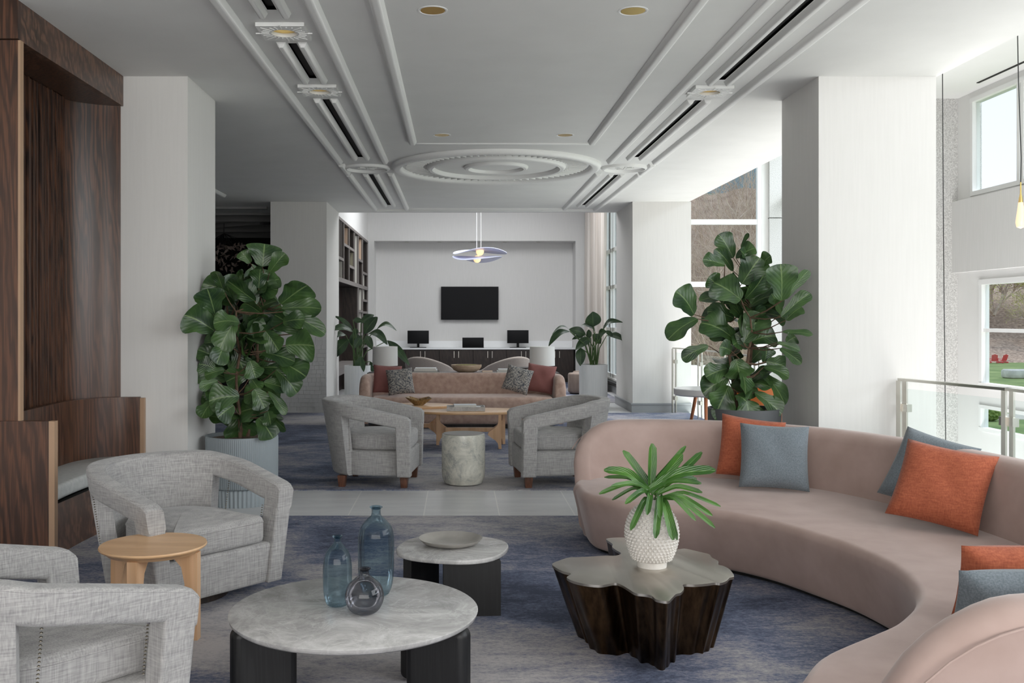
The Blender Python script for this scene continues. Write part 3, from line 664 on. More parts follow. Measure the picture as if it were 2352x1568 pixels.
# ---------------------------------------------------------------- studded vase with leaves
b = onz(1497, 1300, TZ); VZ = TZ+.0005; VL = Vector((b.x, b.y, VZ)); r = thing('studded_vase', 'white egg shaped stoneware vase covered in small studs, on the bronze table', 'vase', VL)
prof = [(.001, .002), (.070, 0), (.072, .028), (.085, .034), (.105, .075), (.120, .13), (.122, .17), (.112, .22), (.090, .262), (.062, .288), (.045, .295), (.040, .325), (.036, .325), (.034, .29), (.001, .285)]
mb = MB().lathe(prof, n=64)
body = [(v.x, v.y) for v in catmull([Vector((a, b_, 0)) for a, b_ in prof[3:10]], 30)]
L = [0]
for i in range(1, len(body)): L.append(L[-1]+math.dist(body[i], body[i-1]))
k = 0; s = .008
while s < L[-1]-.004:
    i = min(range(len(L)), key=lambda q: abs(L[q]-s)); R0, z = body[i]; a_, b_ = body[max(i-1, 0)], body[min(i+1, len(body)-1)]; tx, tz = b_[0]-a_[0], b_[1]-a_[1]; q = math.hypot(tx, tz) or 1
    nrm = (tz/q, -tx/q); m = 34
    for j in range(m):
        a = 2*PI*(j+.5*(k % 2))/m; c_, s_ = math.cos(a), math.sin(a); P0 = Vector((R0*c_, R0*s_, z)); N = Vector((nrm[0]*c_, nrm[0]*s_, nrm[1])); u = Vector((-s_, c_, 0)); v = N.cross(u); w_ = min(.0088, R0*PI/m*.82)
        rs = [[P0-N*.002+(u*math.cos(t)+v*math.sin(t))*w_ for t in [2*PI*e/6 for e in range(6)]], [P0+N*.006+(u*math.cos(t)+v*math.sin(t))*w_*.6 for t in [2*PI*e/6 for e in range(6)]], [P0+N*.0095+(u*math.cos(t)+v*math.sin(t))*w_*.15 for t in [2*PI*e/6 for e in range(6)]]]
        mb.loft(rs)
    s += .0155; k += 1
link('body', mb, m_vase, r, ang=60)
def strap(mb, P, wd, n=12, fold=.12, nr=None, tipw=.35):
    P = resample(catmull(P, 8), n); V = []; U = []
    for i, p in enumerate(P):
        t = i/(n-1); d = (P[min(i+1, n-1)]-P[max(i-1, 0)]).normalized(); N = nr or Vector((0, -.75, .65)); side = d.cross(N).normalized(); N2 = side.cross(d)
        w_ = wd/2*(math.sin(PI*min(1, t*.62+.13))**.8)*(1 if t < .93 else lerp(1, tipw, (t-.93)/.07))
        for u in (-1, -.5, 0, .5, 1): V.append(p+side*w_*u+N2*w_*abs(u)*fold*2); U.append(((u+1)/2, t))
    Fc = [(i*5+j, i*5+j+1, (i+1)*5+j+1, (i+1)*5+j) for i in range(n-1) for j in range(4)]
    mb.add(V, Fc, U)
r = thing('palm_leaf_arrangement', 'spray of bright green strap shaped palm leaves standing in the white studded vase', 'leaves', VL+Vector((0, 0, .2)))
mb = MB(); rnd = random.Random(2); hub = [Vector((-.01, -.01, .355)), Vector((.02, .0, .34)), Vector((-.02, -.02, .37))]
tips = [(1497, 1018, .0, 22), (1430, 1035, .04, 20), (1387, 1080, -.02, 20), (1388, 1096, .05, 9), (1404, 1116, -.10, 12), (1376, 1134, -.03, 11), (1406, 1148, .02, 8), (1436, 1157, -.14, 14), (1448, 1217, -.13, 14), (1486, 1182, -.16, 14), (1505, 1236, -.17, 17), (1516, 1190, -.15, 13), (1546, 1240, -.16, 20), (1555, 1240, -.14, 12), (1575, 1024, .05, 12), (1567, 1042, -.02, 22), (1612, 1038, .06, 16), (1643, 1080, -.02, 24), (1611, 1110, .02, 13), (1613, 1131, -.05, 12), (1655, 1163, .03, 9), (1636, 1184, -.05, 12), (1642, 1212, -.08, 12), (1598, 1195, -.10, 11), (1600, 1100, .09, 14), (1560, 1085, .0, 16)]
for i, (x, y, dy, wd) in enumerate(tips):
    Y = VL.y+dy; t = at(x, y, Y); hb = VL+(hub[i % 3] if y < 1150 else Vector(((-.01 if x < 1490 else .03), -.02, .33))); mid = hb.lerp(t, .5); mid.z += .035 if y > 1075 else .0
    if y > 1150: mid = hb.lerp(t, .42)+Vector((0, -.02, .045))
    side = rnd.uniform(-.3, .3); strap(mb, [hb, hb.lerp(mid, .5)+Vector((0, 0, .006)), mid, t], wd/F*Y*1.02, 12, .3, Vector((side, -.8, .5)).normalized())
mb.tube([VL+Vector((0, 0, .2)), VL+Vector((0, 0, .29)), VL+Vector((.005, -.01, .36))], .006, 6) if False else None
link('leaves', mb, m_palm, r, world=True)
st = MB()
for dx in (-.012, .0, .014): st.tube([VL+Vector((dx*.5, 0, .289)), VL+Vector((dx, 0, .32)), VL+Vector((dx*1.6, -.01, .352))], .005, 6)
link('stems', st, m_stalk, r, world=True)
# ================================================================ curved pink sofa
SZ = .40; BZ = .80
inpx = [(1321, 1112), (1335, 1128), (1360, 1137), (1423, 1150), (1500, 1158), (1592, 1165), (1680, 1177), (1760, 1193), (1840, 1215), (1920, 1239), (1980, 1262), (2040, 1290), (2080, 1320), (2103, 1352), (2100, 1378), (2080, 1402), (2045, 1428), (1990, 1452), (1930, 1476), (1880, 1500), (1850, 1532), (1838, 1565)]
inner = [onz(x, y, SZ) for x, y in inpx]; inner = [Vector((p.x, p.y, 0)) for p in inner]
inner += [Vector((1.07, 2.86, 0)), Vector((1.16, 2.70, 0))]
backln = [(.90, 6.98), (.95, 7.10), (1.10, 7.20), (1.4, 7.26), (1.7, 7.22), (2.0, 7.11), (2.3, 6.90), (2.55, 6.60), (2.75, 6.15), (2.88, 5.65), (2.94, 5.2), (2.95, 4.7), (2.88, 4.15), (2.70, 3.62), (2.42, 3.2), (2.1, 2.93), (1.75, 2.76), (1.42, 2.69), (1.18, 2.68), (1.10, 2.70)]
bl = resample(catmull([Vector((x, y, 0)) for x, y in backln], 8), 120)
ob = []
for i in range(3, len(bl)-3, 2):
    t = (bl[i+1]-bl[i-1]).normalized(); ob.append(bl[i]+Vector((-t.y, t.x, 0))*.085)
out = resample(catmull(inner, 6), 130)+resample(catmull(ob[::-1]+[Vector((.84, 7.0, 0)), Vector((.80, 6.8, 0))], 2), 90)
out = resample([Vector(p) for p in out]+[Vector(out[0])], 230)[:-1]
r = thing('curved_sofa', 'large crescent shaped blush pink velvet sofa sweeping round the right side', 'sofa', (2.0, 5.0, .008))
mb = puff(MB(), [(p.x, p.y) for p in out], .03, SZ, .05, 0, .07, .03); link('seat', mb, m_pink, r, world=True, ang=60)
Lb = sum((bl[i+1]-bl[i]).length for i in range(len(bl)-1))
def bh(s):
    d = min(s, 1-s)*Lb; e = .42
    return lerp(.30, BZ, math.sqrt(max(0, 1-(1-min(1, d/e))**2)))
ctr = [(p.x, p.y) for p in bl]
mb = sweepwall(MB(), ctr[::-1], lambda s: .12+.07*sm(min(s, 1-s)*14), .04, lambda s: bh(s), -.12*-1, .3, .075)
link('backrest', mb, m_pink, r, world=True, ang=60)
mb = MB(); pts = []
for i in range(2, len(bl)-2):
    s = i/(len(bl)-1); t = (bl[i+1]-bl[i-1]).normalized(); nr = Vector((t.y, -t.x, 0))*-1; z = bh(s)-.05; q = bl[i]+nr*(.094+.12*(z-.3)); pts.append((q.x, q.y, z))
mb.tube(pts, .0035, 5)
link('piping', mb, m_pink, r, world=True)
link('plinth', puff(MB(), offset(ccw([(p.x, p.y) for p in out]), .12), .0, .04, .003), m_dark, r, world=True)
# ---------------------------------------------------------------- cushions
def pillow_mb(s, T=.07, sh=1.0):
    n = 15; mb = MB(); V = []
    for sg in (-1, 1):
        for j in range(n):
            for i in range(n):
                u = -1+2*i/(n-1); v = -1+2*j/(n-1); th = T*((1-u**4)*(1-v**4))**.55+.0025
                x = s/2*u*(1-.055*(1-v*v)); z = s/2*sh*v*(1-.055*(1-u*u)); wr = .006*math.sin(6*u+4*v)*(1-u*u)*(1-v*v)
                V.append((x, sg*th+wr, z))
    Fc = []
    for b_ in (0, 1):
        o_ = b_*n*n
        Fc += [(o_+j*n+i, o_+j*n+i+1, o_+(j+1)*n+i+1, o_+(j+1)*n+i) for j in range(n-1) for i in range(n-1)]
    bd = [i for i in range(n)]+[j*n+n-1 for j in range(1, n)]+[(n-1)*n+i for i in range(n-2, -1, -1)]+[j*n for j in range(n-2, 0, -1)]
    Fc += [(bd[k], bd[(k+1) % len(bd)], bd[(k+1) % len(bd)]+n*n, bd[k]+n*n) for k in range(len(bd))]
    mb.add(V, Fc); return mb
def pillow(lab, mat, p, s, yaw, lean, roll=0, T=.07, grp='scatter cushions on the curved sofa', sh=1.0):
    mb = pillow_mb(s, T, sh); R = Matrix.Rotation(math.radians(yaw), 4, 'Z')@Matrix.Rotation(math.radians(-lean), 4, 'X')@Matrix.Rotation(math.radians(roll), 4, 'Y')
    mb.xf(R); zmin = min(v[2] for v in mb.v); mb.move((0, 0, -zmin)); o = link('cushion', mb, mat, ang=80)
    o.location = p; tag(o, lab, 'cushion', grp); return o
sz = SZ+.008
q = onz(1712, 1104, SZ); pillow('orange woven cushion half hidden behind a slate cushion, on the left of the sofa', m_orange, (q.x+.02, q.y-.07, sz), .44, -8, 20, 8)
q = onz(1778, 1124, SZ); pillow('slate blue grey cushion in front of an orange one, on the left of the sofa', m_bluegrey, (q.x, q.y-.0, sz), .45, -14, 24, 2)
q = onz(2108, 1180, SZ); pillow('dark slate cushion half hidden behind the big orange cushion at the middle of the sofa', M_('x', (.1, .1, .1)) if False else m_bluegrey, (q.x+.06, q.y-.0, sz), .45, -48, 26, 13)
q = onz(2150, 1212, SZ); pillow('orange woven cushion leaning in front of a slate one at the middle of the sofa', m_orange, (q.x+.02, q.y-.02, sz), .47, -35, 32, 9)
pillow('orange woven cushion at the right edge, behind a slate cushion', m_orange, (2.13, 3.74, sz), .46, -178, 14, 0, .08, sh=.64)
pillow('slate cushion at the right edge, just above the near end of the sofa back', m_bluegrey, (1.925, 3.36, sz), .47, -176, 14, 0, .08, sh=.64)
# ================================================================ middle seating group
r = thing('sofa', 'straight rose beige velvet sofa with curved arms in the middle of the room', 'sofa', (.07, 14.2, .008)); W, D = 1.37, .44
P = [Vector((W, -D+.02, 0)), Vector((W, -.1, 0))]+[Vector((W-.35+.35*math.cos(t), .07+.33*math.sin(t), 0)) for t in [PI/2*k/6 for k in range(7)]]
P = P+[Vector((-p.x, p.y, 0)) for p in P[::-1]]; P = resample(P, 90)
d_ = lambda s: min(s, 1-s)*2
link('backrest', sweepwall(MB(), P, .15, .06, lambda s: .48+.26*math.sqrt(max(0, 1-(1-min(1, d_(s)/.16))**2)), .03, .06, .07), m_pink2, r)
so = [(x, -D-.03-.05*(1-(x/1.3)**2)) for x in [-1.28+2.56*k/20 for k in range(21)]]+[(1.30, -.1), (1.1, .3), (-1.1, .3), (-1.30, -.1)]
link('seat', puff(MB(), resample([Vector((x, y, 0)) for x, y in so+[so[0]]], 90)[:-1], .06, .44, .06, .01, .02), m_pink2, r)
link('plinth', MB().box(-1.25, 1.25, -.40, .35, 0, .06), m_shelf, r)
m_pat = M_('patterned_fabric', (.1, .1, .1), .9); t = NT(m_pat); f_ = t.noise(t.co((45, 45, 70)), 1, 5, .8); t.col(t.ramp(f_, [(.44, (.05, .06, .08)), (.56, (.46, .42, .37))]))
G2 = 'scatter cushions on the straight sofa'
pillow('dusty rose cushion at the left end of the straight sofa', m_mauve, (-1.02, 14.25, .458), .42, 12, 18, 4, .07, G2)
pillow('mottled navy and cream cushion at the left end of the straight sofa', m_pat, (-.82, 14.02, .458), .38, 6, 20, -6, .07, G2)
pillow('mottled navy and cream cushion at the right end of the straight sofa', m_pat, (.86, 14.02, .458), .38, -4, 20, 16, .07, G2)
pillow('dusty rose cushion at the right end of the straight sofa', m_mauve, (1.20, 14.22, .458), .42, -12, 18, 8, .07, G2)
# tables A and B
def plate_leg(mb, x, y, sgn, h, wd=.13, th=.04, ang=0):
    pr = []
    for k in range(13):
        t = k/12; pr.append((.035+wd*math.exp(-((t-.44)/.17)**2), h*t))
    prof = [(0, 0)]+pr+[(0, h)]
    M = Matrix.Translation((x, y, 0))@Matrix.Rotation(math.radians(ang), 4, 'Z')
    return mb.loft([[M@Vector((sgn*a, -th/2, z)) for a, z in prof], [M@Vector((sgn*a, th/2, z)) for a, z in prof]])
r = thing('wooden_coffee_table', 'long oval light wood table on curved plate legs behind the drum stool', 'coffee table', (.15, 11.9, .008))
ov = [(.66*math.copysign(abs(math.cos(a))**.8, math.cos(a)), .33*math.copysign(abs(math.sin(a))**.9, math.sin(a))) for a in [2*PI*k/64 for k in range(64)]]
link('tabletop', puff(MB(), ov, .405, .435, .008), m_table, r)
link('leg', plate_leg(MB(), -.41, .08, 1, .405), m_lightwood, r); link('leg', plate_leg(MB(), .37, -.27, -1, .405), m_lightwood, r); link('leg', plate_leg(MB(), .43, .18, -1, .405, ang=20), m_lightwood, r)
link('stretcher', MB().box(-.3, .35, .0, .05, .17, .22), m_lightwood, r)
r = thing('wooden_coffee_table', 'light wood oval table mostly hidden behind the left armchair, holding the angular bowl', 'coffee table', (-.52, 12.35, .008))
ov = [(.48*math.cos(a), .30*math.sin(a)) for a in [2*PI*k/64 for k in range(64)]]
link('tabletop', puff(MB(), ov, .43, .46, .008), m_table, r)
for x, y, s in ((-.27, -.1, 1), (.3, .05, -1), (-.2, .18, 1)): link('leg', plate_leg(MB(), x, y, s, .43), m_lightwood, r)
link('stretcher', MB().box(-.2, .25, .0, .05, .17, .22), m_lightwood, r)
r = thing('faceted_bowl', 'angular folded wooden bowl on the left light wood table', 'bowl', (-.49, 12.30, .469))
A = [(-.17, -.04, .10), (-.02, -.10, .055), (.17, -.05, .085), (.13, .08, .10), (.0, .10, .07), (-.13, .08, .105)]; Bq = [(-.05, -.03, 0), (.0, -.04, 0), (.06, -.03, 0), (.05, .03, 0), (.0, .04, 0), (-.05, .03, 0)]
mb = MB().loft([Bq, A], cap=False).loft([[(x*.9, y*.9, z+.006) for x, y, z in Bq], [(x*.93, y*.93, z+.001) for x, y, z in A]], cap=False); mb.add(Bq, [tuple(range(6))])
link('body', mb, m_brass if False else oak('olive_wood', (.22, .12, .04), (.38, .24, .10)), r, smooth=False)
r = thing('tray', 'shallow marble effect tray on the right light wood table', 'tray', (.10, 11.88, .444))
link('bottom', MB().box(-.23, .23, -.14, .14, 0, .012), m_marble, r)
link('rim', MB().box(-.23, .23, -.14, -.128, .012, .05).box(-.23, .23, .128, .14, .012, .05).box(-.23, -.218, -.128, .128, .012, .05).box(.218, .23, -.128, .128, .012, .05), m_marble, r, smooth=False)
def book(lab, x, y, z, w_, d, h, rz=0, grp=None, m=None):
    r = thing('book', lab, 'book', (x, y, z), rz, grp)
    link('cover', MB().box(-w_/2, w_/2, -d/2, d/2, 0, .003).box(-w_/2, w_/2, -d/2, d/2, h-.003, h).box(-w_/2, -w_/2+.003, -d/2, d/2, .003, h-.003), m or m_book, r, smooth=False)
    link('pages', MB().box(-w_/2+.003, w_/2-.006, -d/2+.006, d/2-.006, .003, h-.003), m_page, r, smooth=False)
book('lower white book lying in the marble effect tray', .12, 11.88, .4565, .32, .22, .028, 0, 'books in the tray')
book('upper white book lying in the marble effect tray', .09, 11.88, .485, .27, .20, .028, .05, 'books in the tray')
# drum stool
r = thing('drum_stool', 'cylindrical marbled grey and cream ceramic stool between the two far armchairs', 'stool', (.055, 9.17, .008))
link('body', MB().lathe([(.001, 0), (.15, 0), (.175, .012), (.197, .06), (.203, .12), (.203, .44), (.199, .468), (.192, .47)], n=64), m_drum, r)
link('top', MB().lathe([(.192, .468), (.188, .474), (.001, .474)], n=64), M_('taupe_top', (.20, .19, .175), .35), r)
# console with lamps
r = thing('console_table', 'low dark console table behind the straight sofa, carrying the lamps, books and bowl', 'console table', (.09, 15.45, .008))
link('top', MB().box(-1.5, 1.5, -.2, .2, .67, .70, .004), m_shelf, r)
for x in (-1.4, 0, 1.4): link('leg', MB().box(x-.04, x+.04, -.16, .16, 0, .67), m_shelf, r)
for x, l in ((at(884, 0, 15.4).x, 'left'), (at(1246, 0, 15.4).x, 'right')):
    r = thing('table_lamp', 'cream ceramic table lamp with a white drum shade on the %s end of the console' % l, 'lamp', (x, 15.45, .709), group='table lamps on the console')
    link('base', MB().lathe([(.001, 0), (.07, 0), (.12, .03), (.125, .055), (.08, .09), (.03, .12), (.02, .14), (.012, .15), (.001, .15)], n=32), m_ceramic, r)
    link('shade', MB().lathe([(.198, .105), (.200, .105), (.196, .405), (.194, .405)], n=48), m_shade, r)
    link('shade_top', MB().lathe([(.19, .395), (.19, .398), (.001, .398)], n=48), m_shade, r)
    link('stem', MB().tube([(0, 0, .15), (0, 0, .395)], .008), m_brass, r)
for k, (x, w_, h) in enumerate(((-.50, .42, .022), (-.50, .36, .025), (-.50, .33, .022))): book('%s book of the stack left of the bowl on the console' % ('bottom dark', 'middle white', 'top white')[k], x, 15.43, .709+(0, .0225, .048)[k], w_, .26, h, 0, 'books on the console', (m_dark, None, None)[k])
for k, (x, w_, h) in enumerate(((.80, .36, .026), (.79, .30, .026))): book('%s white book of the pair on the right of the console' % ('lower', 'upper')[k], x, 15.43, .709+(0, .0265)[k], w_, .25, h, 0, 'books on the console')
book('thin tan book lying right of the bowl on the console', .47, 15.43, .709, .16, .2, .02, 0, 'books on the console', m_lightwood)
r = thing('wooden_bowl', 'wide pale wooden bowl filled with moss on the console', 'bowl', (.138, 15.43, .709))
link('bowl', MB().lathe([(.001, 0), (.12, 0), (.20, .035), (.238, .085), (.240, .12), (.232, .12), (.222, .085), (.001, .05)], n=48), mottled('pale_wood', (.42, .30, .20), (.60, .47, .34), 12, .6, 0, st=(1, 1, 5)), r)
o = link('moss', MB().lathe([(.222, .095), (.15, .12), (.001, .125)], n=24), mottled('moss', (.08, .10, .02), (.42, .36, .12), 40, .95, 1, d=.03), r); o['kind'] = 'stuff'
# lounge chairs beyond the console
def tub(loc, rz, lab):
    r = thing('tub_chair', lab, 'armchair', loc, rz, 'taupe tub chairs in the far room'); P = uchair_path(.39, .36, -.36, .0)
    d = lambda s: min(s, 1-s)*2
    link('backrest', sweepwall(MB(), P, .10, .14, lambda s: .50+.30*sm(d(s)), .14, .14, .045), m_beige, r)
    link('seat', puff(MB(), [(p.x*.88, p.y*.9) for p in P], .16, .43, .06, .02), m_beige, r)
    link('base', puff(MB(), [(p.x*.7, p.y*.7) for p in P], .02, .16, .01), m_shelf, r)
tub((-.55, 19.6, .008), math.radians(150), 'taupe tub chair in the far room, left one, just right of the left table lamp')
tub((.98, 19.7, .008), math.radians(-150), 'taupe tub chair in the far room, right one, partly behind the right table lamp')
r = thing('pedestal_table', 'small dark pedestal side table beside the right table lamp', 'side table', (1.18, 17.0, 0))
link('top', MB().lathe([(.001, .69), (.2, .69), (.2, .71), (.001, .71)], n=32), m_shelf, r); link('pedestal', MB().lathe([(.13, 0), (.13, .015), (.02, .02), (.02, .69)], n=24), m_shelf, r)
def ottoman(x, y, lab):
    r = thing('channel_ottoman', lab, 'ottoman', (x, y, .008), group='ribbed ottomans'); n = 96; m = velvet('tan_velvet', (.24, .18, .15), (.30, .235, .195), 5, .2)
    f = lambda R: [(R*(1+.05*abs(math.sin(5*t)))*math.cos(t), R*(1+.05*abs(math.sin(5*t)))*math.sin(t)) for t in [2*PI*k/n for k in range(n)]]
    link('body', puff(MB(), f(.215), .02, .43, .04, .01), m, r); link('base', MB().lathe([(.18, 0), (.18, .02), (.001, .02)], n=24), m_dark, r)
ottoman(2.5, 20.2, 'tan ribbed ottoman just left of the right white planter'); ottoman(2.68, 20.9, 'tan ribbed ottoman mostly hidden behind the right white planter')
# ================================================================ wooden booth on the left
r = thing('wooden_booth', 'tall dark oak booth with a curved fluted alcove and cushioned bench, at the left', 'booth', (-2.95, 6.9, 0))
link('front_panel', MB().box(-3.6, -2.675, 5.96, 6.0, .93, 3.245).box(-3.6, -2.675, 5.96, 6.0, 3.255, CZ), m_oak, r, world=True, smooth=False)
link('edge_strip', MB().box(-2.675, -2.66, 5.96, 6.005, .93, 3.245), m_oake, r, world=True, smooth=False, label='pale oak edge')
link('header', MB().box(-2.72, -2.675, 6.0, 7.86, 3.25, CZ), m_oakh, r, world=True, smooth=False)
link('soffit', MB().box(-3.3, -2.72, 6.0, 7.86, 3.25, 3.29), m_oak, r, world=True, smooth=False)
def wall2(mb, P, z0, z1, th=.03):
    n = len(P); A = []; Bv = []
    for i, p in enumerate(P):
        a, b = Vector(P[max(i-1, 0)]), Vector(P[min(i+1, n-1)]); t = (b-a).normalized(); A.append((p[0], p[1])); Bv.append((p[0]-t.y*th*-1, p[1]+t.x*th*-1))
    return mb.loft([[(x, y, z0) for x, y in A+Bv[::-1]], [(x, y, z1) for x, y in A+Bv[::-1]]])
uc = [(p.x, p.y) for p in catmull([Vector((-2.70, 7.86, 0)), Vector((-2.82, 7.83, 0)), Vector((-2.94, 7.76, 0)), Vector((-3.04, 7.66, 0)), Vector((-3.09, 7.53, 0))], 8)]
link('curved_panel', wall2(MB(), uc[::-1], .9, 3.25), m_oak, r, world=True, ang=60)
rib = []; y = 7.53
random.seed(7)
while y > 6.06:
    s = random.choice((.05, .07, .09)); rib += [(-3.11, y), (-3.03, y-.012), (-3.02, y-s*.5), (-3.10, y-s*.62)]; y -= s
link('fluted_panel', wall2(MB(), rib[::-1], .9, 3.25, .02), m_oak, r, world=True, smooth=False)
lb = [(p.x, p.y) for p in catmull([Vector((-2.53, 7.82, 0)), Vector((-2.70, 7.79, 0)), Vector((-2.86, 7.68, 0)), Vector((-2.96, 7.48, 0)), Vector((-2.985, 7.2, 0)), Vector((-2.97, 6.6, 0)), Vector((-2.95, 6.0, 0))], 8)]
link('bench_back', wall2(MB(), lb[::-1], .1, .93, .05), m_oak, r, world=True, ang=60)
link('end_panel', MB().box(-3.6, -2.475, 5.93, 5.975, 0, .93), m_oak, r, world=True, smooth=False)
link('edge_strip', MB().box(-2.475, -2.44, 5.93, 5.98, 0, .93), m_oake, r, world=True, smooth=False, label='pale oak edge')
link('end_panel', MB().box(-2.9, -2.53, 7.80, 7.835, 0, .92), m_oak, r, world=True, smooth=False)
link('edge_strip', MB().box(-2.53, -2.495, 7.79, 7.835, 0, .92), m_oake, r, world=True, smooth=False, label='pale oak edge')
fr = [(p.x, p.y) for p in catmull([Vector((-2.56, 5.99, 0)), Vector((-2.60, 6.5, 0)), Vector((-2.58, 7.0, 0)), Vector((-2.52, 7.5, 0)), Vector((-2.50, 7.78, 0))], 6)]
link('bench_base', MB().prism([(x-.004, y) for x, y in fr]+[(x+.0, y) for x, y in lb], .0, .36), m_oakh, r, world=True, ang=50)
bk = [(x+.006, y-.004) for x, y in lb if y < 7.79]
so = resample([Vector((x, y, 0)) for x, y in fr+bk[:-1]+[fr[0]]], 120)[:-1]
link('seat_cushion', puff(MB(), so, .362, .465, .03), m_seatfab, r, world=True, ang=60)
# ================================================================ plants
def broad(mb, b, t, wd, N, droop=.12, fold=.22, wave=.05, kind='fig', rnd=random):
    L = (t-b).length; d0 = (t-b).normalized(); side = d0.cross(N).normalized(); N2 = side.cross(d0).normalized()
    if kind == 'fig': W = [(0, .05), (.06, .34), (.18, .50), (.32, .60), (.45, .72), (.6, .92), (.74, 1), (.86, .93), (.95, .66), (1, .22)]
    else: W = [(0, .08), (.1, .45), (.25, .82), (.42, 1), (.6, .95), (.78, .72), (.9, .42), (.97, .2), (1, .05)]
    Wc = catmull([Vector((a, b_, 0)) for a, b_ in W], 2); W = [(q.x, q.y) for q in Wc]; tw = rnd.uniform(-.5, .5)
    V = []; U = []; ph = rnd.uniform(0, 6)
    for v, w_ in W:
        c = b+d0*L*v+N2*(droop*L*math.sin(PI*v)*.9)-Vector((0, 0, .10*L*v**3)); sd = (side+N2*tw*v*v).normalized()
        for u in (-1, -.6, -.25, 0, .25, .6, 1):
            z = fold*abs(u)*wd*.5*w_+wave*wd*math.sin(v*11+ph+(2 if u > 0 else 0))*u*u*w_
            V.append(c+sd*(wd/2*w_*u*(1+(.05*math.sin(v*17+ph) if kind == 'fig' else 0)))+N2*z); U.append(((u+1)/2, v))
    m = len(W); mb.add(V, [(i*7+j, i*7+j+1, (i+1)*7+j+1, (i+1)*7+j) for i in range(m-1) for j in range(6)], U)
def planter(prof_kind, r_, h, m, root, name='planter'):
    mb = MB()
    if prof_kind == 'fluted':
        def ringf(R, z, n, a): return [(R*(1+a*math.cos(n*t))*math.cos(t), R*(1+a*math.cos(n*t))*math.sin(t), z) for t in [2*PI*k/480 for k in range(480)]]
        mb.loft([ringf(r_*.96, .15, 110, .0), ringf(r_*.995, .16, 110, .009), ringf(r_, h-.02, 110, .009), ringf(r_, h-.012, 110, 0), ringf(r_, h, 110, 0), ringf(r_*.93, h, 110, 0), ringf(r_*.92, h-.08, 110, 0)])
        link(name, mb, m, root, ang=60); mb = MB().loft([ringf(r_*.88, 0, 48, .018), ringf(r_*.90, .135, 48, .018), ringf(r_*.86, .15, 48, 0)]); link('planter_base', mb, m, root, ang=60)
    else:
        mb.lathe([(r_*.72, 0), (r_*.86, .02), (r_*.93, .06), (r_*.955, .12), (r_*.985, .14 if prof_kind == 'w' else .13), (r_, h), (r_*.94, h), (r_*.93, h-.06)], n=64); link(name, mb, m, root)
def fig_tree(lab, loc, rp, hp, kind, pm, L, nfill, zr, seed, spread, dY=0.0):
    rnd = random.Random(seed); r = thing('potted_fiddle_leaf_fig', lab, 'potted plant', loc)
    planter(kind, rp, hp, pm, r)
    link('soil', MB().lathe([(rp*.93, hp-.03), (rp*.5, hp-.02), (.001, hp-.015)], n=32), m_soil, r)
    c = Vector((loc[0], loc[1], 0)); mb = MB(); st = MB(); tw = 3; trunks = []
    for k in range(tw):
        a = 2*PI*k/tw+.5; p = [c+Vector((.05*math.cos(a), .05*math.sin(a), hp-.03))]
        top = zr[1]-.15-.12*k
        for q in range(1, 7):
            t = q/6; p.append(c+Vector(((.05+spread*.33*t)*math.cos(a)+rnd.uniform(-.02, .02), (.05+.16*t)*math.sin(a)+rnd.uniform(-.02, .02), lerp(hp, top, t))))
        st.tube(p, [.018-.0018*i for i in range(7)], 6); trunks.append(p)
    def attach(b):
        best = min((q for p in trunks for q in p if q.z < b.z+.02), key=lambda q: (q-b).length+.3*abs(q.z-b.z+.15), default=trunks[0][0])
        st.tube([best, best.lerp(b, .5)+Vector((0, 0, -.015)), b], [.006, .005, .0035], 4, cap=False)
    for (bx, by, tx, ty, wd) in L:
        Y = loc[1]+rnd.uniform(-.20, -.02)+dY; dy = rnd.uniform(-.10, .04)
        if tx < 508 or tx > 1785 and bx > 1770: Y = 7.72; dy = rnd.uniform(-.12, -.02)
        b = at(bx, by, Y); t = at(tx, ty, Y+dy); w_ = wd/F*Y*1.30; N = Vector((rnd.uniform(-.75, .75), -1, rnd.uniform(-.2, 1.1)))
        broad(mb, b, t, w_, N, rnd.uniform(-.02, .10), rnd.uniform(.08, .3), rnd.uniform(.03, .08), rnd=rnd); attach(b)
    for _ in range(nfill):
        z = rnd.uniform(*zr); a = rnd.uniform(0, 2*PI); tz = (z-zr[0])/(zr[1]-zr[0]); R = spread*(.25+.75*math.sin(PI*min(1, tz*.85+.12)))*rnd.uniform(.25, .85)
        b = c+Vector((R*.5*math.cos(a), R*.5*math.sin(a)*.6+.03, z-.1)); d = Vector((math.cos(a), math.sin(a)*.8, rnd.uniform(-.1, 1.0))).normalized(); L_ = rnd.uniform(.20, .30)
        broad(mb, b, b+d*L_, L_*rnd.uniform(.7, .9), Vector((rnd.uniform(-.9, .9), -.7, rnd.uniform(-.1, 1))), .06, .22, .06, rnd=rnd); attach(b)
    link('stems', st, m_stem, r, world=True); link('leaves', mb, m_fig, r, world=True, ang=75); return r
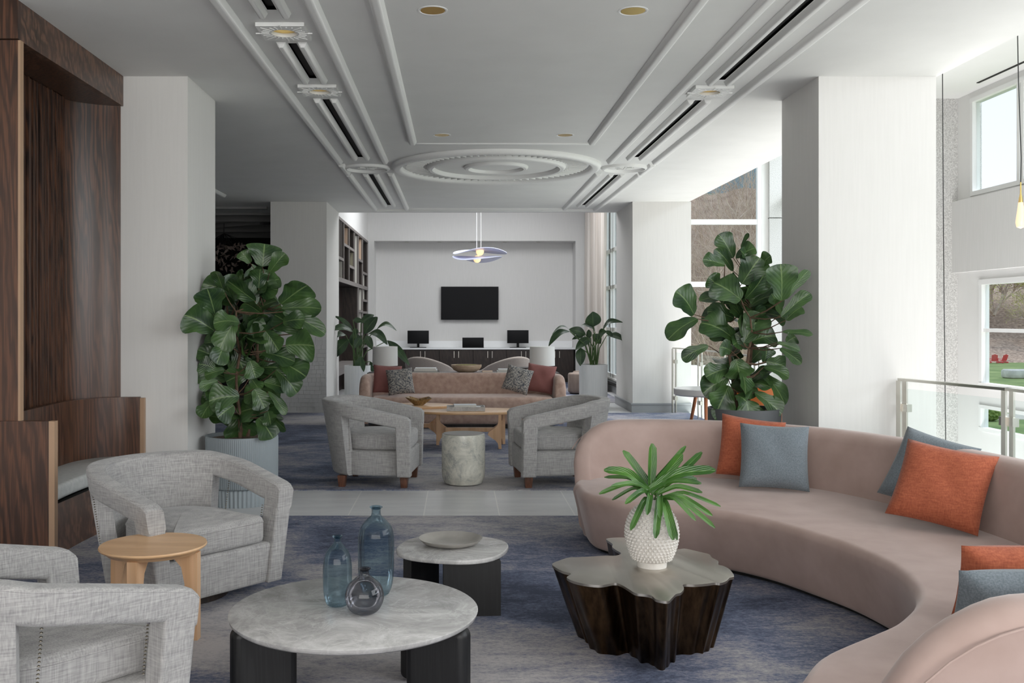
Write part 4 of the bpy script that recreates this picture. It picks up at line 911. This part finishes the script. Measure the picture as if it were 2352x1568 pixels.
LA = [(603,612,608,554,62),(619,625,655,575,32),(575,604,553,574,26),(594,662,598,612,38),(594,659,642,636,44),(645,698,707,646,60),(647,708,738,700,36),(650,716,747,756,32),(494,722,476,655,56),(492,759,423,715,62),(512,664,495,617,30),(587,692,522,636,46),(590,698,547,648,50),(540,736,503,796,44),(550,740,490,737,40),(556,796,529,742,40),(587,787,575,738,40),(694,765,631,715,50),(656,793,722,788,62),(603,809,677,823,38),(644,830,703,858,52),(634,849,682,896,42),(494,846,456,832,34),(516,849,470,858,26),(500,874,458,887,20),(550,909,480,914,52),(491,921,463,955,34),(537,931,500,954,42),(572,856,519,871,42),(575,828,588,864,36),(575,865,597,893,28),(584,893,608,933,40),(619,934,550,940,48),(550,945,556,1004,66),(594,959,627,1001,46),(628,959,657,984,20),(616,899,657,945,18),(606,878,658,888,34),(616,944,622,972,30),(650,740,700,728,34),(520,780,498,830,36),(610,760,640,800,40),(560,700,590,760,42),(600,720,560,690,40),(540,800,560,850,40),(600,900,560,905,36)]
fig_tree('tall fiddle leaf fig in a ribbed grey planter beside the left column', (-1.82, 8.27, 0), .30, .572, 'fluted', m_planter1, LA, 95, (.72, 2.0), 5, .44)
LB = [(1684,592,1650,531,40),(1684,622,1642,564,24),(1665,608,1614,590,28),(1702,568,1720,531,8),(1690,592,1735,564,32),(1704,652,1746,584,56),(1745,612,1771,583,30),(1702,688,1640,640,56),(1711,686,1758,616,50),(1653,662,1627,632,36),(1594,722,1552,660,60),(1602,732,1534,772,44),(1627,794,1566,818,26),(1700,690,1606,680,32),(1690,782,1610,732,58),(1795,690,1793,596,56),(1801,688,1858,611,20),(1794,728,1861,664,26),(1794,722,1772,668,36),(1805,735,1842,700,32),(1797,762,1867,762,18),(1806,786,1828,770,26),(1785,786,1838,800,14),(1791,800,1841,829,20),(1708,787,1752,712,50),(1726,784,1782,766,46),(1680,806,1653,792,32),(1754,834,1760,794,32),(1760,830,1804,838,36),(1754,843,1812,861,26),(1690,824,1700,864,50),(1705,855,1712,909,62),(1745,855,1803,921,36),(1733,901,1795,943,34),(1671,846,1621,860,40),(1671,866,1614,897,46),(1674,886,1647,937,56),(1714,919,1726,972,68),(1671,940,1641,958,36),(1690,907,1714,919,44),(1766,944,1782,960,16),(1710,740,1680,700,40),(1690,640,1660,690,40),(1720,800,1690,760,40),(1750,760,1720,730,36),(1700,940,1670,975,40),(1740,935,1760,975,34),(1720,600,1700,570,26)]
fig_tree('fiddle leaf fig in a charcoal planter behind the sofa, beside the right column', (2.42, 8.27, 0), .30, .80, 'c', m_planter3, LB, 40, (1.0, 1.95), 8, .34)
def paddle(lab, loc, rp, hp, L, seed):
    rnd = random.Random(seed); r = thing('potted_bird_of_paradise', lab, 'potted plant', loc, group=None)
    planter('w', rp, hp, m_planter2, r); link('soil', MB().lathe([(rp*.93, hp-.03), (.001, hp-.02)], n=32), m_soil, r)
    mb = MB(); st = MB(); c = Vector(loc)+Vector((0, 0, hp-.03))
    for e in L:
        bx, by, tx, ty, wd = e[:5]; Y = loc[1]+rnd.uniform(-.25, .2); b = at(bx, by, Y); t = at(tx, ty, Y+rnd.uniform(-.2, .1))
        dr = e[5] if len(e) > 5 else .08; N = Vector((rnd.uniform(-.3, .3), -1, rnd.uniform(.1, .8)))
        if dr > .15: N = Vector((rnd.uniform(-.2, .2), -.75, 1))
        broad(mb, b, t, wd/F*Y*1.15, N, dr, .18, .03, 'bop', rnd)
        s0 = c+Vector((rnd.uniform(-.07, .07), rnd.uniform(-.07, .07), 0)); st.tube([s0, s0.lerp(b, .55)+Vector(((s0.x-b.x)*.25, 0, .02)), b], [.014, .010, .007], 6)
    link('stalks', st, m_stalk, r, world=True); link('leaves', mb, m_bop, r, world=True, ang=75)
PL = [(811,756,768,720,9,.1),(811,762,758,755,22,.2),(794,769,757,779,20,.2),(801,779,761,818,28),(811,764,818,793,24),(837,766,867,722,22),(829,742,859,719,16),(865,756,911,755,15,.35),(846,766,890,786,20,.3),(890,782,940,832,18),(840,771,856,798,16),(829,818,828,858,22),(816,768,819,752,12),(829,776,814,796,16),(811,735,834,735,11),(850,830,864,858,12)]
PR = [(1362,750,1361,711,32),(1384,760,1431,735,14,.3),(1393,771,1441,793,22,.25),(1345,768,1307,752,18,.1),(1309,761,1260,789,16,.3),(1308,757,1268,763,9,.3),(1367,762,1335,743,20,.2),(1357,776,1322,799,20,.1),(1334,799,1333,836,20),(1361,768,1380,786,18),(1352,778,1352,754,12),(1342,769,1314,776,9),(1390,760,1407,770,10),(1375,766,1393,760,16)]
paddle('bird of paradise plant with drooping leaves in a tall white planter before the bookcase', (-1.80, 17.6, 0), .235, .715, PL, 3)
paddle('bird of paradise plant in a tall white planter, right, beside the skirted column', (2.39, 17.25, 0), .25, .75, PR, 4)
# ================================================================ far room: bookcase
XB = -2.19
def Yb(x): return XB*F/(x-VX)
def Zb(x, y): return H-(y-VY)*Yb(x)/F
r = thing('bookcase', 'built-in dark bookcase of irregular compartments on the left wall of the far room', 'bookcase', (XB-.2, 21, 0))
m_lit = M_('peach_lit_panel', (.72, .52, .38), .7); m_off = M_('off_white_panel', (.70, .68, .62), .7); m_fr = M_('grey_oak_frame', (.20, .18, .17), .55)  # peach panels hold the warm light of the lit compartments in their colour
cols = [Yb(x) for x in (778, 789.6, 802, 814, 823, 833, 845)]; cols[0] = 17.92; cols[-1] = 23.88
link('back_panel', MB().box(XB-.40, XB-.36, 17.92, 23.88, 0, 3.44), m_shelf, r, world=True, smooth=False)
f = MB(); g = MB()
def fb(y0, y1, z0, z1, d=0): g.box(XB-.36, XB-.02, y0, y1, z0, z1); f.box(XB-.02, XB+.01-d, y0-.001, y1+.001, z0-.001, z1+.001)
fb(17.92, 23.88, 3.39, 3.44); fb(17.92, 23.88, 2.24, 2.32); f.box(XB-.36, XB+.01, cols[0], cols[4], .50, .63)
for y in cols[1:-1]: fb(y-.03, y+.03, 2.325, 3.385, .002)
fb(cols[4]-.04, cols[4]+.04, 0, 2.235, .002); fb(cols[5]-.03, cols[5]+.03, 0, 2.235, .002); fb(23.84, 23.88, 0, 3.385, .002)
def shelf(i, z): fb(cols[i]+.03, cols[i+1]-.03, z-.025, z+.025, .004)
for i, z in ((0, 2.68), (1, 2.99), (2, 2.99), (2, 2.62), (4, 2.86), (5, 2.62), (5, 1.98), (5, 1.70), (4, 1.72), (4, 1.2), (5, .9), (4, .6)): shelf(i, z)
link('frame', f, m_fr, r, world=True, smooth=False); link('carcass', g, m_shelf, r, world=True, smooth=False)
def cell(i, z0, z1, m, y0=0, y1=0): link('infill_panel', MB().box(XB-.35, XB-.03, cols[i+1]-.05-y1, cols[i+1]-.035-y1, z0, z1), m, r, world=True, smooth=False)
cell(0, 2.33, 2.65, m_off); cell(1, 3.02, 3.38, m_lit); cell(3, 2.33, 3.38, m_off); cell(4, 2.89, 3.38, m_lit); cell(4, 1.75, 2.23, m_off); cell(5, 2.01, 2.59, m_off, 0, .55); cell(2, 2.66, 2.95, M_('olive_panel', (.30, .28, .20), .7)); cell(4, 1.24, 1.69, m_off)
for j, y in enumerate((18.2, 18.5)): link('divider', MB().box(XB-.36, XB, y, y+.03, 2.70, 3.39), m_fr, r, world=True, smooth=False)
for k in range(9): b_ = solo('book', MB().box(XB-.30, XB-.09, 20.0+.075*k, 20.06+.075*k, 2.648, 2.648+.24+.02*(k % 3)), (m_off, m_lit, m_fr)[k % 3], 'slim upright book in the small compartment at the middle of the bookcase', 'book', 'books in the bookcase', smooth=False)
# cabinets, worktop, screens
for k in range(6):
    xc = -1.67+.82*k; r = thing('base_cabinet', 'dark two door base cabinet under the white worktop, %s from the left' % ('first', 'second', 'third', 'fourth', 'fifth', 'sixth')[k], 'cabinet', (xc, 24.2, 0), group='dark base cabinets')
    link('body', MB().box(-.408, .408, -.27, .29, .08, .80).box(-.40, .40, -.22, .29, 0, .08), m_shelf, r, smooth=False)
    for s in (-1, 1):
        d = link('door', MB().box(.004 if s > 0 else -.404, .404 if s > 0 else -.004, -.292, -.272, .09, .795), m_shelf, r, smooth=False)
        link('handle', MB().box(s*.055-.006, s*.055+.006, -.322, -.310, .60, .76).box(s*.055-.004, s*.055+.004, -.312, -.292, .61, .62).box(s*.055-.004, s*.055+.004, -.312, -.292, .74, .75), m_steel, d, smooth=False)
solo('worktop', MB().box(-2.04, 2.88, 23.88, 24.49, .802, .84, .004), m_whitetop, 'long white worktop running over the dark cabinets', 'worktop')
solo('backsplash', MB().box(-2.03, 2.87, 24.475, 24.497, .842, 1.0), m_whitetop, 'low white backsplash behind the worktop', 'backsplash')
def monitor(x0, x1, y0, y1, lab, stand=True):
    Y = 24.15; a, b = at(x0, y0, Y), at(x1, y1, Y); cx = (a.x+b.x)/2; r = thing('monitor', lab, 'monitor', (cx, Y, .841)); w_ = (b.x-a.x)/2; z0 = b.z-.841; z1 = a.z-.841
    z0 = max(z0, .002); link('screen', MB().box(-w_, w_, -.015, .015, z0, z1, .004), m_screen, r)
    if stand: link('stand', MB().box(-.03, .03, .005, .03, .01, z0+.05).box(-.2, .2, -.08, .1, 0, .012, .003), m_screen, r)
    else: link('keyboard', MB().box(-w_, w_, -.22, -.03, 0, .015, .004), m_screen, r)
monitor(936, 985, 759, 789, 'black computer monitor on a stand, left one on the white worktop'); monitor(1165, 1214, 758, 788, 'black computer monitor on a stand, right one on the white worktop'); monitor(1062, 1111, 775, 799, 'open black laptop standing between the two monitors', False)
a, b = at(1013, 658, 24.4), at(1145, 734, 24.4); r = thing('television', 'large black wall mounted television in the grey niche', 'television', ((a.x+b.x)/2, 24.42, b.z)); w_ = (b.x-a.x)/2; h = a.z-b.z
link('bezel', MB().box(-w_, w_, -.03, .03, 0, h, .006), m_screen, r); link('screen', MB().box(-w_+.015, w_-.015, -.033, -.030, .015, h-.015), m_screen, r, smooth=False); link('wall_bracket', MB().box(-.2, .2, .03, .08, h*.3, h*.7), m_steel, r)
for k, x in enumerate((935, 1010, 1085, 1160, 1237)):
    p = at(x, 556, 24.2); r = thing('recessed_downlight', 'small recessed downlight in the niche soffit above the television, %s of five' % ('first', 'second', 'third', 'fourth', 'fifth')[k], 'downlight', (p.x, 24.2, 3.449), group='niche downlights')
    link('trim_ring', MB().lathe([(.06, 0), (.06, -.006), (.045, -.006), (.045, 0)], n=24), m_steel, r)
# wavy pendant
r = thing('pendant_lamp', 'pale lavender pendant lamp of two wavy discs hanging in the far room', 'pendant lamp', (.46, 21, 4.65)); m_lav = M_('lavender_glass', (.74, .77, .96), .35)
m_glow = M_('warm_globe', (1, .8, .5), .4); b_ = m_glow.node_tree.nodes['Principled BSDF']; b_.inputs['Emission Color'].default_value = (1, .62, .32, 1); b_.inputs['Emission Strength'].default_value = .9
def wavy(zc, R, ph, dx):
    mb = MB(); rings = []; n = 64
    for R_, o_ in ((.03, .01), (R*.4, .01), (R*.75, .01), (R, .006), (R, -.006), (R*.75, -.01), (R*.4, -.01), (.03, -.01)):
        rings.append([(dx+R_*math.cos(t), R_*math.sin(t)*.8, zc+o_+.052*(R_/R)**1.5*math.cos(2*t+ph)-.04*(R_/R)**2+.012*math.sin(3*t)*(R_/R)) for t in [2*PI*k/n for k in range(n)]])
    return mb.loft(rings, cap=False)
link('upper_disc', wavy(-1.62, .58, 2.4, .02), m_lav, r); link('lower_disc', wavy(-1.77, .53, .6, -.04), m_lav, r)
for x, z, nm in ((.02, -1.66, .055), (-.04, -1.82, .05)):
    bm = bmesh.new(); bmesh.ops.create_uvsphere(bm, u_segments=20, v_segments=12, radius=nm+.03); link('globe', MB().bm(bm).move((x, 0, z)), m_glow, r)
for x in (-.05, .04): link('cord', MB().tube([(x, 0, 0), (x, 0, -1.61)], .006, 6), m_frame, r)
# curtain
mb = MB(); n = 90; A = []; Bq = []
for k in range(n):
    t = k/(n-1); y = lerp(20.7, 23.6, t); x = 3.10+.055*math.sin(t*2*PI*13)+.015*math.sin(t*40); A.append((x, y)); Bq.append((x+.006, y))
mb.loft([[(x, y, .03) for x, y in A+Bq[::-1]], [(x+.02*math.sin(y*9), y, 2.2) for x, y in A+Bq[::-1]], [(x, y, 4.5) for x, y in A+Bq[::-1]]])
solo('curtain', mb, mottled('linen_curtain', (.40, .35, .31), (.60, .56, .52), 1, .9, 0, .35, .65, (3, 9, .1)), 'floor length taupe linen curtain beside the far room window', 'curtain', ang=80)
# ================================================================ balustrades
def railing(lab, pts, posts, group='glass railings'):
    r = thing('glass_railing', lab, 'railing', (pts[0][0], pts[0][1], 0)); P = [Vector((x, y, 0)) for x, y in pts]
    mb = MB()
    for a, b in zip(P, P[1:]):
        d = (b-a); L = d.length; M = Matrix.Translation(a)@Matrix.Rotation(math.atan2(d.y, d.x), 4, 'Z'); mb.box(-.02, L+.02, -.025, .025, 1.06, 1.08, M=M)
        link('glass_panel', MB().box(.07, L-.07, -.006, .006, .05, 1.0, M=M), m_glassR, r, world=True, smooth=False)
        for xx in (.03, L-.03):
            for z in (.25, .85): link('clamp', MB().box(xx-.03, xx+.06 if xx < L/2 else xx+.03, -.022, .022, z-.03, z+.03, M=M), m_steel, r, world=True, smooth=False)
    link('handrail', mb, m_steel, r, world=True, smooth=False)
    for p, q in zip(P, P[1:]+[P[-1]*2-P[-2]]):
        d = (q-p); M = Matrix.Translation(p)@Matrix.Rotation(math.atan2(d.y, d.x), 4, 'Z'); link('post', MB().box(-.025, .025, -.035, -.02, 0, 1.06, M=M).box(-.025, .025, .02, .035, 0, 1.06, M=M), m_steel, r, world=True, smooth=False)
railing('steel and glass railing at the right edge, behind the curved sofa', [(3.52, 7.76), (3.76, 6.69), (3.79, 5.3), (3.79, 3.9), (3.79, 2.5)], 5)
railing('steel and glass railing starting at the skirted column, behind the round white table', [(3.56, 16.1), (3.75, 15.15), (3.79, 13.8), (3.79, 12.4), (3.79, 11.0), (3.79, 9.6)], 5)
# hanging bulbs
m_bulb = M_('amber_glass', (.9, .65, .45), .15); b_ = m_bulb.node_tree.nodes['Principled BSDF']; b_.inputs['Emission Color'].default_value = (1, .6, .35, 1); b_.inputs['Emission Strength'].default_value = .55
def hang(lab, x, y, z, zt=4.19):
    r = thing('hanging_bulb', lab, 'pendant lamp', (x, y, zt)); L = z-zt
    link('cord', MB().tube([(0, 0, 0), (.01, 0, L*.3), (.035, 0, L*.7), (.03, 0, L+.30)], .0045, 6), m_cord, r)
    link('brass_stem', MB().lathe([(.006, .30), (.007, .20), (.018, .14), (.022, .10)], (.03, 0, L), 16), m_brass, r)
    link('glass_drop', MB().lathe([(.020, .12), (.028, .05), (.038, -.02), (.042, -.06), (.034, -.10), (.001, -.115)], (.03, 0, L), 24), m_bulb, r)
hang('amber teardrop glass bulb on a long black cord in front of the right window', 5.0, 8.75, 2.47); hang('long thin black cord hanging in the atrium just right of the right column', 4.9, 9.9, -1.7)
solo('metal_channel', MB().box(5.20, 5.28, 11.72, 11.8, -3.5, 4.18).box(5.10, 5.15, 11.72, 11.8, -3.5, 4.18), m_steel, 'narrow vertical steel channel beside the granite pier', 'channel')
solo('linear_air_slot', MB().box(5.80, 5.83, -2, 10.95, 4.182, 4.189), m_dark, 'thin dark slot in the white atrium ceiling above the upper window', 'air vent')
# cafe table and orange chair
r = thing('cafe_table', 'round white cafe table on slanted copper legs in front of the far railing', 'table', (2.86, 11.3, .008))
link('tabletop', MB().lathe([(.001, .66), (.34, .66), (.36, .675), (.36, .735), (.352, .742), (.001, .742)], n=64), m_whitetop, r)
for a in (.3, 2.4, 4.5): link('leg', MB().tube([(.12*math.cos(a), .12*math.sin(a), .66), (.26*math.cos(a), .26*math.sin(a), 0)], [.022, .014], 8), m_copper, r)
r = thing('orange_chair', 'orange leather chair mostly hidden behind the right fig tree', 'chair', (3.14, 10.3, .008), PI)
P = uchair_path(.29, .27, -.22, .02); d = lambda s: min(s, 1-s)*2
link('backrest', sweepwall(MB(), P, .05, .40, lambda s: .62+.28*sm(d(s)), .1, .4, .022), m_leather, r); link('seat', puff(MB(), [(p.x*.9, p.y*.9) for p in P], .38, .47, .03), m_leather, r)
for x in (-.2, .2):
    for y in (-.17, .17): link('leg', MB().tube([(x, y, .38), (x*1.25, y*1.25, 0)], [.018, .012], 8), m_walnut, r)
# blossom chandelier in the dark lounge
r = thing('blossom_chandelier', 'chandelier of small pale petals in the dark left hand lounge', 'chandelier', (-4.55, 19.5, 3.6)); mb = MB(); rnd = random.Random(6); tw = MB()
for k in range(110):
    p = Vector((rnd.uniform(-.55, .35), rnd.uniform(-.4, .4), -.55-abs(rnd.gauss(.25, .22)))); d = Vector((rnd.uniform(-1, 1), rnd.uniform(-1, 1), rnd.uniform(-1, .4))).normalized()*.075; s = d.orthogonal().normalized()*.03
    mb.add([p-d, p-d*.2+s, p+d, p-d*.2-s], [(0, 1, 2, 3)])
    if k % 3 == 0: tw.tube([Vector((-.1, 0, -.35)), p*.6+Vector((0, 0, -.1)), p], .004, 4)
tw.tube([(-.1, 0, 0), (-.1, 0, -.35)], .008, 6); link('twigs', tw, m_cord, r); link('petals', mb, M_('petal', (.60, .48, .42), .6), r, smooth=False)['kind'] = 'stuff'
